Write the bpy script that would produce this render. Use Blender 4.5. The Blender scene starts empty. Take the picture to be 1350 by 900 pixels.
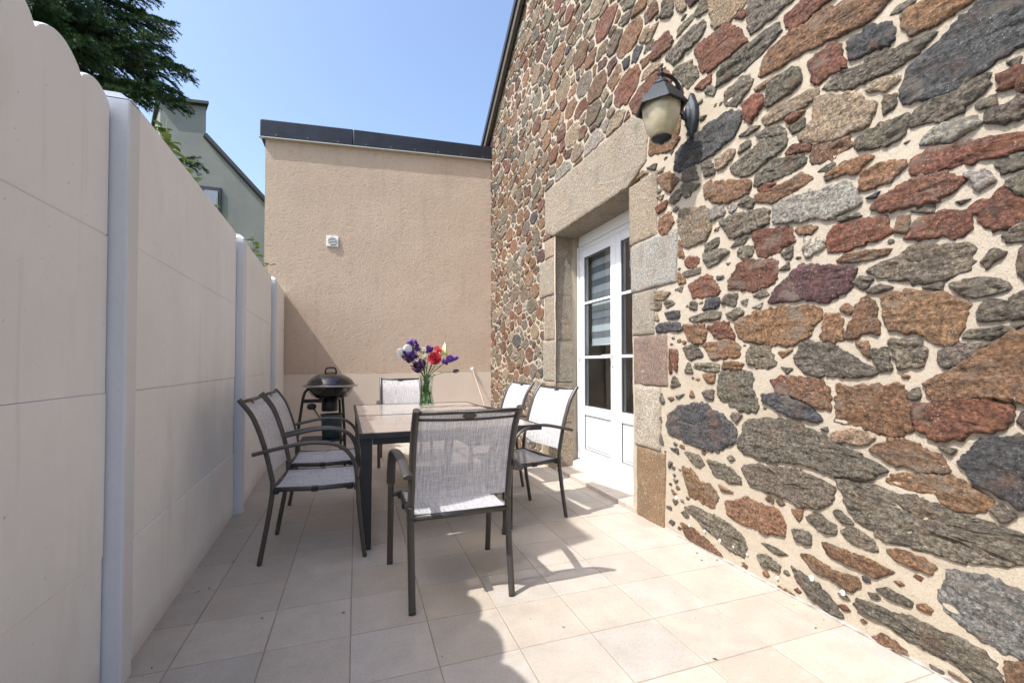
import bpy, math, random
from mathutils import Vector, noise, Matrix
R = math.radians
random.seed(7)
scene = bpy.context.scene
COL = scene.collection
V = Vector

# ------------------------------------------------------------------ materials
def new_mat(name):
    m = bpy.data.materials.new(name); m.use_nodes = True
    nt = m.node_tree; nt.nodes.clear()
    out = nt.nodes.new('ShaderNodeOutputMaterial')
    b = nt.nodes.new('ShaderNodeBsdfPrincipled')
    nt.links.new(b.outputs[0], out.inputs[0])
    return m, nt, b, out
def N(nt, t, **kw):
    n = nt.nodes.new(t)
    for k, v in kw.items():
        if k.startswith('i_'):
            n.inputs[k[2:].replace('_', ' ')].default_value = v
        else: setattr(n, k, v)
    return n
def coords(nt, scale=(1, 1, 1), kind='Object'):
    tc = N(nt, 'ShaderNodeTexCoord'); mp = N(nt, 'ShaderNodeMapping')
    mp.inputs['Scale'].default_value = scale
    nt.links.new(tc.outputs[kind], mp.inputs[0]); return mp.outputs[0]
def noise_n(nt, co, scale, detail=4, rough=.6, dist=0):
    n = N(nt, 'ShaderNodeTexNoise'); n.inputs['Scale'].default_value = scale
    n.inputs['Detail'].default_value = detail; n.inputs['Roughness'].default_value = rough
    n.inputs['Distortion'].default_value = dist
    nt.links.new(co, n.inputs['Vector']); return n.outputs['Fac']
def ramp(nt, fac, stops):
    r = N(nt, 'ShaderNodeValToRGB'); e = r.color_ramp.elements
    while len(e) < len(stops): e.new(.5)
    for el, (p, c) in zip(e, stops):
        el.position = p; el.color = (c, c, c, 1) if isinstance(c, (int, float)) else (*c, 1)
    nt.links.new(fac, r.inputs[0]); return r.outputs[0]
def mix(nt, fac, a, b, mode='MIX'):
    n = N(nt, 'ShaderNodeMix', data_type='RGBA', blend_type=mode)
    for s, v in ((0, fac), (6, a), (7, b)):
        if hasattr(v, 'links'): nt.links.new(v, n.inputs[s])
        elif isinstance(v, (int, float)): n.inputs[s].default_value = v
        else: n.inputs[s].default_value = (*v, 1)
    return n.outputs[2]
def math_n(nt, op, a, b=0.0):
    n = N(nt, 'ShaderNodeMath', operation=op)
    for s, v in ((0, a), (1, b)):
        if hasattr(v, 'links'): nt.links.new(v, n.inputs[s])
        else: n.inputs[s].default_value = v
    return n.outputs[0]
def bump(nt, b, h, strength=.3, dist=.005, prev=None):
    n = N(nt, 'ShaderNodeBump'); n.inputs['Strength'].default_value = strength
    n.inputs['Distance'].default_value = dist
    nt.links.new(h, n.inputs['Height'])
    if prev is not None: nt.links.new(prev, n.inputs['Normal'])
    nt.links.new(n.outputs[0], b.inputs['Normal']); return n.outputs[0]

def simple(name, col, rough=.5, metal=0., var=.12, vscale=30, bmp=.1, bscale=200, bdist=.001, coat=0., scale=(1, 1, 1)):
    m, nt, b, o = new_mat(name)
    co = coords(nt, scale)
    f = noise_n(nt, co, vscale, 5, .6)
    c = mix(nt, f, [x * (1 - var) for x in col], [min(1, x * (1 + var)) for x in col])
    nt.links.new(c, b.inputs['Base Color'])
    b.inputs['Roughness'].default_value = rough; b.inputs['Metallic'].default_value = metal
    b.inputs['Coat Weight'].default_value = coat
    if bmp: bump(nt, b, noise_n(nt, co, bscale, 3, .6), bmp, bdist)
    return m

M = {}
def attr_col(nt):
    a = N(nt, 'ShaderNodeAttribute'); a.attribute_name = 'Col'; return a

# rubble stones
m, nt, b, o = new_mat('rubble_stone'); M['stone'] = m
a = attr_col(nt); co = coords(nt)
n1 = noise_n(nt, coords(nt, (1.5, 1.5, 5.0)), 8, 8, .7, .6)
n2 = noise_n(nt, co, 70, 7, .78)
n3 = noise_n(nt, coords(nt, (2.0, 2.0, 8.5)), 15, 9, .78, 1.2)
n4 = noise_n(nt, coords(nt, (1.6, 1.6, 3.0)), 30, 6, .7, .5)
lay = a.outputs['Alpha']
c = mix(nt, 1.0, a.outputs['Color'], ramp(nt, n1, [(.30, .62), (.5, 1.0), (.70, 1.38)]), 'MULTIPLY')
c = mix(nt, 1.0, c, ramp(nt, n2, [(.38, .36), (.5, 1.0), (.62, 1.85)]), 'MULTIPLY')
c = mix(nt, 1.0, c, ramp(nt, n4, [(.36, .48), (.5, 1.0), (.64, 1.45)]), 'MULTIPLY')
st = ramp(nt, noise_n(nt, co, 8.0, 5, .65), [(.54, 0.), (.66, 1.)])
c = mix(nt, math_n(nt, 'MULTIPLY', st, .32), c, (.27, .135, .06))
gr = ramp(nt, noise_n(nt, coords(nt, (1, 1, 1.6)), 6.0, 6, .65, .4), [(.54, 0.), (.64, 1.)])
c = mix(nt, math_n(nt, 'MULTIPLY', gr, .55), c, (.235, .205, .165))
st2 = ramp(nt, noise_n(nt, coords(nt, (1, 1, 1.3)), 11.0, 6, .7, .5), [(.56, 0.), (.66, 1.)])
c = mix(nt, math_n(nt, 'MULTIPLY', st2, .45), c, (.085, .062, .048))
crk = ramp(nt, n3, [(.38, 1.), (.46, 0.)])
c = mix(nt, math_n(nt, 'MULTIPLY', crk, math_n(nt, 'MULTIPLY', lay, .8)), c, (.035, .03, .025))
sp = ramp(nt, noise_n(nt, co, 150, 3, .8), [(.62, 0.), (.66, 1.)])
sm = ramp(nt, noise_n(nt, co, 7.5, 4, .6), [(.46, 0.), (.60, 1.)])
c = mix(nt, math_n(nt, 'MULTIPLY', math_n(nt, 'MULTIPLY', sp, sm), .9), c, (.60, .575, .52))
nt.links.new(c, b.inputs['Base Color']); b.inputs['Roughness'].default_value = .85
hh = math_n(nt, 'ADD', math_n(nt, 'MULTIPLY', n3, 1.2), math_n(nt, 'ADD', math_n(nt, 'MULTIPLY', n2, .35), math_n(nt, 'MULTIPLY', n4, .6)))
bump(nt, b, hh, 1.0, .028)
rg = math_n(nt, 'ADD', math_n(nt, 'MULTIPLY', lay, .75), .3)
for nd in nt.nodes:
    if nd.type == 'BUMP': nt.links.new(rg, nd.inputs['Strength'])

# lime mortar
m, nt, b, o = new_mat('lime_mortar'); M['mortar'] = m
co = coords(nt)
f = noise_n(nt, co, 6, 6, .65); g = noise_n(nt, co, 160, 3, .8)
c = mix(nt, f, (.42, .36, .275), (.56, .495, .395))
c = mix(nt, math_n(nt, 'MULTIPLY', ramp(nt, noise_n(nt, co, 2.2, 6, .7, .6), [(.50, 0.), (.68, 1.)]), .4), c, (.46, .37, .25))
c = mix(nt, math_n(nt, 'MULTIPLY', ramp(nt, noise_n(nt, co, 17, 6, .7, .8), [(.58, 0.), (.68, 1.)]), .5), c, (.42, .345, .26))
c = mix(nt, ramp(nt, g, [(.3, 1.), (.48, 0.)]), c, (.36, .27, .18))
c = mix(nt, ramp(nt, g, [(.64, 0.), (.74, .7)]), c, (.80, .72, .60))
nt.links.new(c, b.inputs['Base Color']); b.inputs['Roughness'].default_value = .95
bump(nt, b, math_n(nt, 'ADD', noise_n(nt, co, 130, 5, .75), math_n(nt, 'MULTIPLY', noise_n(nt, co, 28, 5, .6), 1.3)), .8, .006)

# granite dressed blocks
m, nt, b, o = new_mat('granite'); M['granite'] = m
a = attr_col(nt); co = coords(nt)
n2 = noise_n(nt, co, 85, 6, .85); n1 = noise_n(nt, co, 9, 5, .6)
c = mix(nt, 1.0, a.outputs['Color'], ramp(nt, n2, [(.40, .45), (.5, .95), (.60, 1.45)]), 'MULTIPLY')
c = mix(nt, math_n(nt, 'MULTIPLY', ramp(nt, n1, [(.45, 0.), (.7, 1.)]), .5), c, (.38, .27, .17))
c = mix(nt, math_n(nt, 'MULTIPLY', ramp(nt, noise_n(nt, coords(nt, (1, 1, .5)), 6, 7, .7, .5), [(.52, 0.), (.66, 1.)]), .45), c, (.17, .145, .11))
c = mix(nt, math_n(nt, 'MULTIPLY', ramp(nt, noise_n(nt, co, 34, 5, .75), [(.60, 0.), (.68, 1.)]), .6), c, (.60, .56, .48))
nt.links.new(c, b.inputs['Base Color']); b.inputs['Roughness'].default_value = .9
bump(nt, b, math_n(nt, 'ADD', n2, math_n(nt, 'MULTIPLY', noise_n(nt, co, 28, 6, .7), 2.)), 1.0, .012)

# patio tile
m, nt, b, o = new_mat('sandstone_tile'); M['tile'] = m
a = attr_col(nt); co = coords(nt)
f = noise_n(nt, co, 7, 7, .65); g = noise_n(nt, co, 90, 5, .7); h = noise_n(nt, co, 2.1, 5, .6)
c = mix(nt, 1.0, a.outputs['Color'], ramp(nt, f, [(.3, .87), (.7, 1.08)]), 'MULTIPLY')
c = mix(nt, 1.0, c, ramp(nt, g, [(.32, .86), (.5, 1.0), (.7, 1.05)]), 'MULTIPLY')
c = mix(nt, math_n(nt, 'MULTIPLY', ramp(nt, h, [(.5, 0.), (.7, 1.)]), .28), c, (.40, .34, .27))
wr = ramp(nt, noise_n(nt, co, 3.4, 8, .75, 1.5), [(.47, 0.), (.50, 1.), (.53, 0.)])
c = mix(nt, math_n(nt, 'MULTIPLY', wr, .16), c, (.33, .27, .21))
dt = ramp(nt, noise_n(nt, co, 75, 2, .5), [(.74, 0.), (.77, 1.)])
c = mix(nt, math_n(nt, 'MULTIPLY', dt, .5), c, (.20, .16, .12))
nt.links.new(c, b.inputs['Base Color'])
nt.links.new(ramp(nt, f, [(.3, .42), (.7, .66)]), b.inputs['Roughness'])
bump(nt, b, math_n(nt, 'ADD', g, math_n(nt, 'MULTIPLY', f, 2.)), .22, .003)
M['grout'] = simple('grout', (.30, .235, .18), .95, 0, .35, 9, .5, 120, .003)

# white painted concrete panels
m, nt, b, o = new_mat('painted_concrete'); M['fence'] = m
co = coords(nt)
f = noise_n(nt, co, 1.7, 6, .6); g = noise_n(nt, co, 40, 5, .7)
pit = ramp(nt, noise_n(nt, co, 60, 2, .5), [(.735, 0.), (.77, 1.)])
c = mix(nt, ramp(nt, f, [(.35, 0.), (.7, 1.)]), (.84, .865, .885), (.76, .785, .80))
c = mix(nt, ramp(nt, noise_n(nt, coords(nt, (1, 1, .25)), 5, 5, .6), [(.55, 0.), (.8, .5)]), c, (.62, .60, .57))
c = mix(nt, math_n(nt, 'MULTIPLY', pit, .75), c, (.30, .28, .25))
tcz = N(nt, 'ShaderNodeTexCoord'); sz = N(nt, 'ShaderNodeSeparateXYZ'); nt.links.new(tcz.outputs['Object'], sz.inputs[0])
base = ramp(nt, math_n(nt, 'ADD', sz.outputs['Z'], math_n(nt, 'MULTIPLY', noise_n(nt, co, 9, 5, .7), .16)), [(.08, 1.), (.20, 0.)])
c = mix(nt, math_n(nt, 'MULTIPLY', base, .45), c, (.42, .38, .32))
drip = ramp(nt, noise_n(nt, coords(nt, (1, 1, .06)), 22, 4, .6), [(.60, 0.), (.72, 1.)])
c = mix(nt, math_n(nt, 'MULTIPLY', drip, .16), c, (.45, .43, .38))
nt.links.new(c, b.inputs['Base Color']); b.inputs['Roughness'].default_value = .6
bump(nt, b, math_n(nt, 'SUBTRACT', math_n(nt, 'ADD', g, math_n(nt, 'MULTIPLY', noise_n(nt, co, 7, 4, .5), 1.5)), math_n(nt, 'MULTIPLY', pit, 2.)), .35, .003)
M['post'] = simple('painted_post', (.66, .69, .73), .55, 0, .06, 6, .5, 60, .003)
M['gap'] = simple('joint_filler', (.06, .055, .05), .95)

# roughcast render
m, nt, b, o = new_mat('roughcast_render'); M['render'] = m
M['gap_pale'] = simple('weathered_joint', (.38, .36, .33), .9, 0, .95, 26, .3, 60, .003)
co = coords(nt)
f = noise_n(nt, co, 1.3, 6, .62); g = noise_n(nt, co, 38, 6, .68, .8)
c = mix(nt, f, (.47, .36, .265), (.575, .455, .35))
c = mix(nt, ramp(nt, g, [(.3, .55), (.46, 0.)]), c, (.30, .215, .14))
sk = ramp(nt, noise_n(nt, coords(nt, (3, 3, .3)), 3.2, 5, .6), [(.56, 0.), (.75, .35)])
c = mix(nt, sk, c, (.40, .32, .25))
c = mix(nt, math_n(nt, 'MULTIPLY', ramp(nt, noise_n(nt, coords(nt, (1, 1, .10)), 9, 4, .6), [(.55, 0.), (.72, 1.)]), .22), c, (.34, .27, .21))
nt.links.new(c, b.inputs['Base Color']); b.inputs['Roughness'].default_value = .95
bump(nt, b, g, .75, .012)
M['plinth'] = simple('smooth_plinth_render', (.66, .56, .46), .9, 0, .1, 2.5, .4, 70, .003)
M['green_render'] = simple('old_green_render', (.215, .23, .205), .95, 0, .4, .9, .3, 30, .01)
M['flash'] = simple('dark_zinc', (.035, .038, .046), .42, .55, .5, 6, .15, 40, .003)
M['flash_edge'] = simple('pale_zinc_edge', (.55, .54, .52), .5, .3)
M['rivet'] = simple('dull_rivet', (.12, .12, .125), .45, .5)
M['slate'] = simple('slate', (.035, .035, .04), .6, 0, .3, 12, .4, 40, .004)
M['verge'] = simple('weathered_verge_wood', (.10, .085, .07), .8, 0, .4, 14, .5, 60, .004)
M['interior'] = simple('interior_plaster', (.50, .46, .40), .9)
M['pvc'] = simple('white_pvc', (.80, .81, .82), .28, 0, .02, 8, 0)
M['pvc_grey'] = simple('grey_seal', (.05, .05, .055), .6)
M['metal_white'] = simple('white_lever_metal', (.78, .78, .78), .25, .3)
M['frame'] = simple('taupe_aluminium', (.078, .071, .065), .42, .35, .15, 60, .12, 400, .0005)
M['table'] = simple('anthracite_aluminium', (.030, .034, .040), .45, .3, .12, 50, .1, 400, .0005)
M['clip'] = simple('black_plastic', (.012, .012, .014), .5)
M['enamel'] = simple('black_enamel', (.006, .006, .007), .16, 0, .1, 8, 0, coat=.6)
M['steel'] = simple('dull_steel', (.42, .40, .37), .38, .8, .15, 20, .1)
M['tube_black'] = simple('black_tube', (.015, .014, .013), .4, .2)
M['bucket'] = simple('blue_green_plastic', (.050, .085, .095), .5, 0, .15, 10)
M['brown_handle'] = simple('grey_handle', (.16, .16, .16), .5)
M['iron'] = simple('cast_iron_paint', (.030, .036, .042), .45, .5, .5, 30, .8, 120, .004)
M['bark'] = simple('bark', (.07, .05, .035), .95, 0, .4, 20, .8, 40, .02)
M['needle'] = simple('spruce_needles', (.045, .10, .030), .5, 0, .75, 2.4, 0)
M['leaf'] = simple('young_leaves', (.17, .24, .06), .5, 0, .45, 14, 0)
M['twig'] = simple('green_twig', (.14, .15, .06), .7)
M['dry'] = simple('dry_leaf', (.07, .045, .025), .8)
M['dab_white'] = simple('plain_white_dab', (.85, .83, .78), .9)
M['grass'] = simple('rough_grass', (.06, .085, .03), .95, 0, .5, 1.5, .6, 30, .05)
M['granite_cap'] = simple('cement_cap', (.35, .33, .30), .9)
M['pot_clay'] = simple('clay_pot', (.30, .12, .06), .8)
M['wood_pole'] = simple('pale_pole', (.42, .36, .30), .5)
M['curtain'] = simple('pale_curtain', (.30, .34, .40), .9, 0, .25, 14, 0, scale=(6, 6, .3))

# textilene sling: dense woven threads with small see-through holes
m, nt, b, o = new_mat('textilene_mesh'); M['sling'] = m
uvn = N(nt, 'ShaderNodeUVMap'); uvn.uv_map = 'UVMap'
def uvmap(sc):
    mp = N(nt, 'ShaderNodeMapping'); mp.inputs['Scale'].default_value = (*sc, 1)
    nt.links.new(uvn.outputs[0], mp.inputs[0]); return mp.outputs[0]
s1 = noise_n(nt, uvmap((170, 9)), 1, 4, .7); s2 = noise_n(nt, uvmap((10, 190)), 1, 3, .7); s3 = noise_n(nt, uvmap((480, 60)), 1, 2, .7)
s = math_n(nt, 'ADD', math_n(nt, 'MULTIPLY', s1, .5), math_n(nt, 'MULTIPLY', s2, .28)); s = math_n(nt, 'ADD', s, math_n(nt, 'MULTIPLY', s3, .22))
c = mix(nt, ramp(nt, s, [(.40, 0.), (.60, 1.)]), (.40, .395, .405), (.80, .795, .81))
nt.links.new(c, b.inputs['Base Color']); b.inputs['Roughness'].default_value = .7
tr = N(nt, 'ShaderNodeBsdfTransparent'); ms = N(nt, 'ShaderNodeMixShader')
tl = N(nt, 'ShaderNodeBsdfTranslucent'); nt.links.new(c, tl.inputs[0])
ms2 = N(nt, 'ShaderNodeMixShader'); ms2.inputs[0].default_value = .22
nt.links.new(b.outputs[0], ms2.inputs[1]); nt.links.new(tl.outputs[0], ms2.inputs[2])
nt.links.new(ramp(nt, s, [(.38, .26), (.60, .03)]), ms.inputs[0])
nt.links.new(ms2.outputs[0], ms.inputs[1]); nt.links.new(tr.outputs[0], ms.inputs[2]); nt.links.new(ms.outputs[0], o.inputs[0])
bump(nt, b, s, .3, .0015)

def glass(name, tint, tmul=.92, rough=.0, ior=1.45):
    m, nt, b, o = new_mat(name)
    tr = N(nt, 'ShaderNodeBsdfTransparent'); tr.inputs[0].default_value = (*[t * tmul for t in tint], 1)
    gl = N(nt, 'ShaderNodeBsdfGlossy'); gl.inputs['Roughness'].default_value = rough
    fr = N(nt, 'ShaderNodeFresnel'); fr.inputs[0].default_value = ior
    ms = N(nt, 'ShaderNodeMixShader')
    co = coords(nt); bp = N(nt, 'ShaderNodeBump'); bp.inputs['Strength'].default_value = .03; bp.inputs['Distance'].default_value = .01
    nt.links.new(noise_n(nt, co, 3, 2, .5), bp.inputs['Height']); nt.links.new(bp.outputs[0], gl.inputs['Normal'])
    ge = N(nt, 'ShaderNodeNewGeometry')
    nt.links.new(math_n(nt, 'MULTIPLY', fr.outputs[0], math_n(nt, 'SUBTRACT', 1.0, ge.outputs['Backfacing'])), ms.inputs[0]); nt.links.new(tr.outputs[0], ms.inputs[1]); nt.links.new(gl.outputs[0], ms.inputs[2])
    nt.links.new(ms.outputs[0], o.inputs[0]); return m
M['glass'] = glass('window_glass', (.86, .90, .91), .95, 0, 2.0)
M['vase_glass'] = glass('vase_glass', (.93, .97, .95), .97, .0, 1.45)
M['water'] = glass('water', (.86, .93, .86), .97, .0, 1.2)
m, nt, b, o = new_mat('table_glass'); M['table_glass'] = m
b.inputs['Base Color'].default_value = (.165, .135, .11, 1); b.inputs['Roughness'].default_value = .13
b.inputs['IOR'].default_value = 2.3
co = coords(nt); nt.links.new(ramp(nt, noise_n(nt, co, 9, 6, .7), [(.3, .10), (.75, .2)]), b.inputs['Roughness'])
nt.links.new(mix(nt, noise_n(nt, co, 4, 5, .6), (.34, .30, .26), (.42, .37, .32)), b.inputs['Base Color'])

m, nt, b, o = new_mat('frosted_lamp_glass'); M['lamp_glass'] = m
co = coords(nt)
c = mix(nt, ramp(nt, noise_n(nt, coords(nt, (1, 1, 2)), 7, 4, .6), [(.35, 0.), (.7, 1.)]), (.66, .60, .44), (.46, .39, .24))
nt.links.new(c, b.inputs['Base Color']); b.inputs['Roughness'].default_value = .22; b.inputs['Transmission Weight'].default_value = .25
b.inputs['Subsurface Weight'].default_value = .15; b.inputs['Subsurface Radius'].default_value = (.02, .02, .015)

m, nt, b, o = new_mat('zebra_blind'); M['blind'] = m
tc = N(nt, 'ShaderNodeTexCoord'); sx = N(nt, 'ShaderNodeSeparateXYZ'); nt.links.new(tc.outputs['Object'], sx.inputs[0])
w = math_n(nt, 'FRACT', math_n(nt, 'MULTIPLY', sx.outputs['Z'], 7.2))
c = mix(nt, ramp(nt, w, [(.46, 0.), (.50, 1.)]), (.80, .80, .80), (.24, .25, .27))
c = mix(nt, math_n(nt, 'MULTIPLY', noise_n(nt, coords(nt, (1, 30, 1)), 8, 3, .6), .15), c, (.3, .3, .3))
nt.links.new(c, b.inputs['Base Color']); b.inputs['Roughness'].default_value = .8

def petal(name, c1, c2, sub=.1):
    m, nt, b, o = new_mat(name)
    co = coords(nt)
    nt.links.new(mix(nt, ramp(nt, noise_n(nt, co, 40, 3, .6), [(.35, 0.), (.65, 1.)]), c1, c2), b.inputs['Base Color'])
    b.inputs['Roughness'].default_value = .55
    b.inputs['Subsurface Weight'].default_value = sub; b.inputs['Subsurface Radius'].default_value = (.01, .006, .006)
    return m
M['p_white'] = petal('white_petal', (.86, .85, .80), (.80, .80, .72))
M['p_purple'] = petal('violet_petal', (.065, .022, .19), (.16, .06, .36))
M['p_dark'] = petal('dark_plum_petal', (.045, .015, .075), (.09, .03, .14))
M['p_red'] = petal('red_petal', (.34, .008, .018), (.52, .02, .035))
M['p_pink'] = petal('coral_petal', (.62, .09, .12), (.70, .16, .18))
M['p_yellow'] = petal('lime_petal', (.62, .62, .20), (.78, .78, .42))
M['p_cream'] = petal('cream_petal', (.78, .72, .52), (.84, .80, .68))
M['stem'] = petal('flower_stem', (.055, .13, .025), (.10, .20, .045), 0)

# ------------------------------------------------------------------ mesh builder
class MB:
    def __init__(s): s.v = []; s.f = []; s.mi = []; s.cols = None; s.uv = None; s.sm = []
    def add(s, verts, faces, mi=0, smooth=False):
        o = len(s.v); s.v += [tuple(p) for p in verts]
        for f in faces: s.f.append([i + o for i in f]); s.mi.append(mi); s.sm.append(smooth)
        return o
    def box(s, a, b, mi=0):
        x0, y0, z0 = a; x1, y1, z1 = b
        s.add([(x0, y0, z0), (x1, y0, z0), (x1, y1, z0), (x0, y1, z0), (x0, y0, z1), (x1, y0, z1), (x1, y1, z1), (x0, y1, z1)],
              [(0, 3, 2, 1), (4, 5, 6, 7), (0, 1, 5, 4), (1, 2, 6, 5), (2, 3, 7, 6), (3, 0, 4, 7)], mi)
    def hexa(s, low, high, mi=0):           # two rings of equal length, closed prism
        n = len(low)
        s.add(list(low) + list(high), [list(range(n))[::-1], list(range(n, 2 * n))] + [(i, (i + 1) % n, n + (i + 1) % n, n + i) for i in range(n)], mi)
    def tube(s, pts, r, r2=None, side=None, n=10, mi=0, radii=None):
        pts = [V(p) for p in pts]; r2 = r2 or r; rings = []
        prev = None
        for i, p in enumerate(pts):
            t = (pts[min(i + 1, len(pts) - 1)] - pts[max(i - 1, 0)]).normalized()
            ref = V(side) if side is not None else (prev if prev is not None else (V((0, 0, 1)) if abs(t.z) < .9 else V((1, 0, 0))))
            a = (ref - t * ref.dot(t)).normalized(); b_ = t.cross(a); prev = a
            k = radii[i] if radii else 1.
            rings.append([p + a * (math.cos(q) * r * k) + b_ * (math.sin(q) * r2 * k) for q in [2 * math.pi * j / n for j in range(n)]])
        vs = [p for rg in rings for p in rg]; m_ = len(rings)
        fs = [(i * n + j, i * n + (j + 1) % n, (i + 1) * n + (j + 1) % n, (i + 1) * n + j) for i in range(m_ - 1) for j in range(n)]
        o = s.add(vs, fs, mi, True)
        s.f.append([o + j for j in range(n)][::-1]); s.mi.append(mi); s.sm.append(False)
        s.f.append([o + (m_ - 1) * n + j for j in range(n)]); s.mi.append(mi); s.sm.append(False)
    def lathe(s, prof, n=28, c=(0, 0, 0), mi=0, sx=1, sy=1, rot=0, close=False, smooth=True):
        vs = []
        for r, z in prof:
            for j in range(n):
                q = 2 * math.pi * j / n + rot; vs.append((c[0] + r * math.cos(q) * sx, c[1] + r * math.sin(q) * sy, c[2] + z))
        m_ = len(prof); rr = range(m_) if close else range(m_ - 1)
        fs = [(i * n + j, i * n + (j + 1) % n, ((i + 1) % m_) * n + (j + 1) % n, ((i + 1) % m_) * n + j) for i in rr for j in range(n)]
        s.add(vs, fs, mi, smooth)
    def build(s, name, mats, parent=None, bevel=0, solid=0, seg=2, loc=None):
        me = bpy.data.meshes.new(name); me.from_pydata(s.v, [], s.f)
        if not isinstance(mats, (list, tuple)): mats = [mats]
        for m in mats: me.materials.append(M[m] if isinstance(m, str) else m)
        me.polygons.foreach_set('material_index', s.mi); me.polygons.foreach_set('use_smooth', s.sm)
        if s.cols:
            at = me.color_attributes.new('Col', 'FLOAT_COLOR', 'POINT')
            at.data.foreach_set('color', [x for c in s.cols for x in c])
        if s.uv:
            ul = me.uv_layers.new(name='UVMap')
            for lp in me.loops: ul.data[lp.index].uv = s.uv[lp.vertex_index]
        me.update()
        ob = bpy.data.objects.new(name, me); COL.objects.link(ob)
        if parent is not None: ob.parent = parent
        if loc is not None: ob.location = loc
        if solid:
            md = ob.modifiers.new('Solid', 'SOLIDIFY'); md.thickness = solid; md.offset = 0
        if bevel:
            md = ob.modifiers.new('Bevel', 'BEVEL'); md.width = bevel; md.segments = seg; md.limit_method = 'ANGLE'; md.angle_limit = R(40)
        return ob
def crom(pts, k=6):
    pts = [V(p) for p in pts]; out = []
    for i in range(len(pts) - 1):
        p0 = pts[max(i - 1, 0)]; p1 = pts[i]; p2 = pts[i + 1]; p3 = pts[min(i + 2, len(pts) - 1)]
        for j in range(k):
            t = j / k
            out.append(.5 * ((2 * p1) + (p2 - p0) * t + (2 * p0 - 5 * p1 + 4 * p2 - p3) * t * t + (3 * p1 - p0 - 3 * p2 + p3) * t ** 3))
    out.append(pts[-1]); return out
def empty(name, loc=(0, 0, 0), rz=0):
    o = bpy.data.objects.new(name, None); COL.objects.link(o); o.location = loc; o.rotation_euler = (0, 0, rz); return o
def tag(o, label=None, cat=None, group=None, kind=None):
    if label: o['label'] = label
    if cat: o['category'] = cat
    if group: o['group'] = group
    if kind: o['kind'] = kind
    return o
def copy_tree(o, parent=None):
    c = o.copy(); COL.objects.link(c)
    if parent is not None: c.parent = parent
    for ch in list(o.children): copy_tree(ch, c)
    return c
def box_ob(name, a, b, mat, parent=None, bevel=0, cols=None):
    mb = MB(); mb.box(a, b)
    if cols: mb.cols = [cols] * len(mb.v)
    return mb.build(name, mat, parent, bevel)
def fb(y, z, s=1.0, o=4, seed=0.):
    return noise.fractal(V((seed, y * s, z * s)), 1.0, 2.0, o)
# ------------------------------------------------------------------ camera, light
cam = bpy.data.cameras.new('camera'); co_ = bpy.data.objects.new('camera', cam); COL.objects.link(co_)
co_.location = (0, 0, 1.12); co_.rotation_euler = (R(91.1), 0, R(-19.3))
cam.lens = 15.6; cam.sensor_width = 36; cam.shift_y = 18.8 / 1350; cam.clip_start = .02; cam.clip_end = 1000
scene.camera = co_
SUN = V((1.0, .29, -1.515)).normalized()
sl = bpy.data.lights.new('sun', 'SUN'); so = bpy.data.objects.new('sun', sl); COL.objects.link(so)
so.rotation_euler = SUN.to_track_quat('-Z', 'Y').to_euler(); so.location = (-5, -2, 9)
sl.energy = 2.55; sl.angle = R(.5); sl.color = (1.0, .97, .935)
w = bpy.data.worlds.new('World'); scene.world = w; w.use_nodes = True
nt = w.node_tree; bg = nt.nodes['Background']
sky = nt.nodes.new('ShaderNodeTexSky'); sky.sky_type = 'NISHITA'; sky.sun_disc = False
sky.sun_elevation = math.asin(-SUN.z); sky.sun_rotation = math.atan2(-SUN.x, -SUN.y)
sky.air_density = 1.0; sky.dust_density = 3.0; sky.ozone_density = 2.0
nt.links.new(sky.outputs[0], bg.inputs[0]); bg.inputs[1].default_value = .15
scene.view_settings.view_transform = 'Standard'; scene.view_settings.look = 'None'
scene.view_settings.exposure = 1.17; scene.view_settings.gamma = 1
scene.cycles.max_bounces = 8; scene.cycles.transparent_max_bounces = 16
scene.cycles.use_denoising = True; scene.cycles.sample_clamp_indirect = 6

# ------------------------------------------------------------------ ground and paving
mb = MB(); mb.add([(-150, -150, -.06), (150, -150, -.06), (150, 150, -.06), (-150, 150, -.06)], [(0, 1, 2, 3)])
tag(mb.build('ground', 'grass'), kind='structure')
rnd = random.Random(3)
mb = MB(); cols = []
xs = [-.966 + .3165 * k for k in range(0, 10)]; xs = [-1.02] + xs[1:] + [2.03]
ys = [1.35 + .313 * k for k in range(-13, 18)]; ys = ys[:-1] + [6.72]
g = .0021; bv = .002
for i in range(len(xs) - 1):
    for j in range(len(ys) - 1):
        x0, x1, y0, y1 = xs[i] + g, xs[i + 1] - g, ys[j] + g, ys[j + 1] - g
        dz = rnd.uniform(-.0006, .0006); k = rnd.uniform(.90, 1.04); wv = rnd.uniform(-.014, .014)
        c = (.475 * k + wv, .425 * k, .362 * k - wv, 1)
        jx = [rnd.uniform(-.0007, .0007) for _ in range(4)]
        lo = [(x0 + jx[0], y0, -.004), (x1 + jx[1], y0, -.004), (x1 + jx[2], y1, -.004), (x0 + jx[3], y1, -.004)]
        m1 = [(p[0], p[1], -.0015 + dz) for p in lo]
        hi = [(x0 + bv + jx[0], y0 + bv, dz), (x1 - bv + jx[1], y0 + bv, dz), (x1 - bv + jx[2], y1 - bv, dz), (x0 + bv + jx[3], y1 - bv, dz)]
        mb.add(lo + m1 + hi, [(0, 1, 5, 4), (1, 2, 6, 5), (2, 3, 7, 6), (3, 0, 4, 7), (4, 5, 9, 8), (5, 6, 10, 9), (6, 7, 11, 10), (7, 4, 8, 11), (8, 9, 10, 11)])
        cols += [c] * 12
mb.cols = cols
pave = tag(mb.build('patio_paving', 'tile'), kind='structure')
mb = MB(); mb.box((-1.3, -2.8, -.055), (2.06, 6.74, -.0022)); tag(mb.build('paving_grout', 'grout'), kind='structure')

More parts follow.
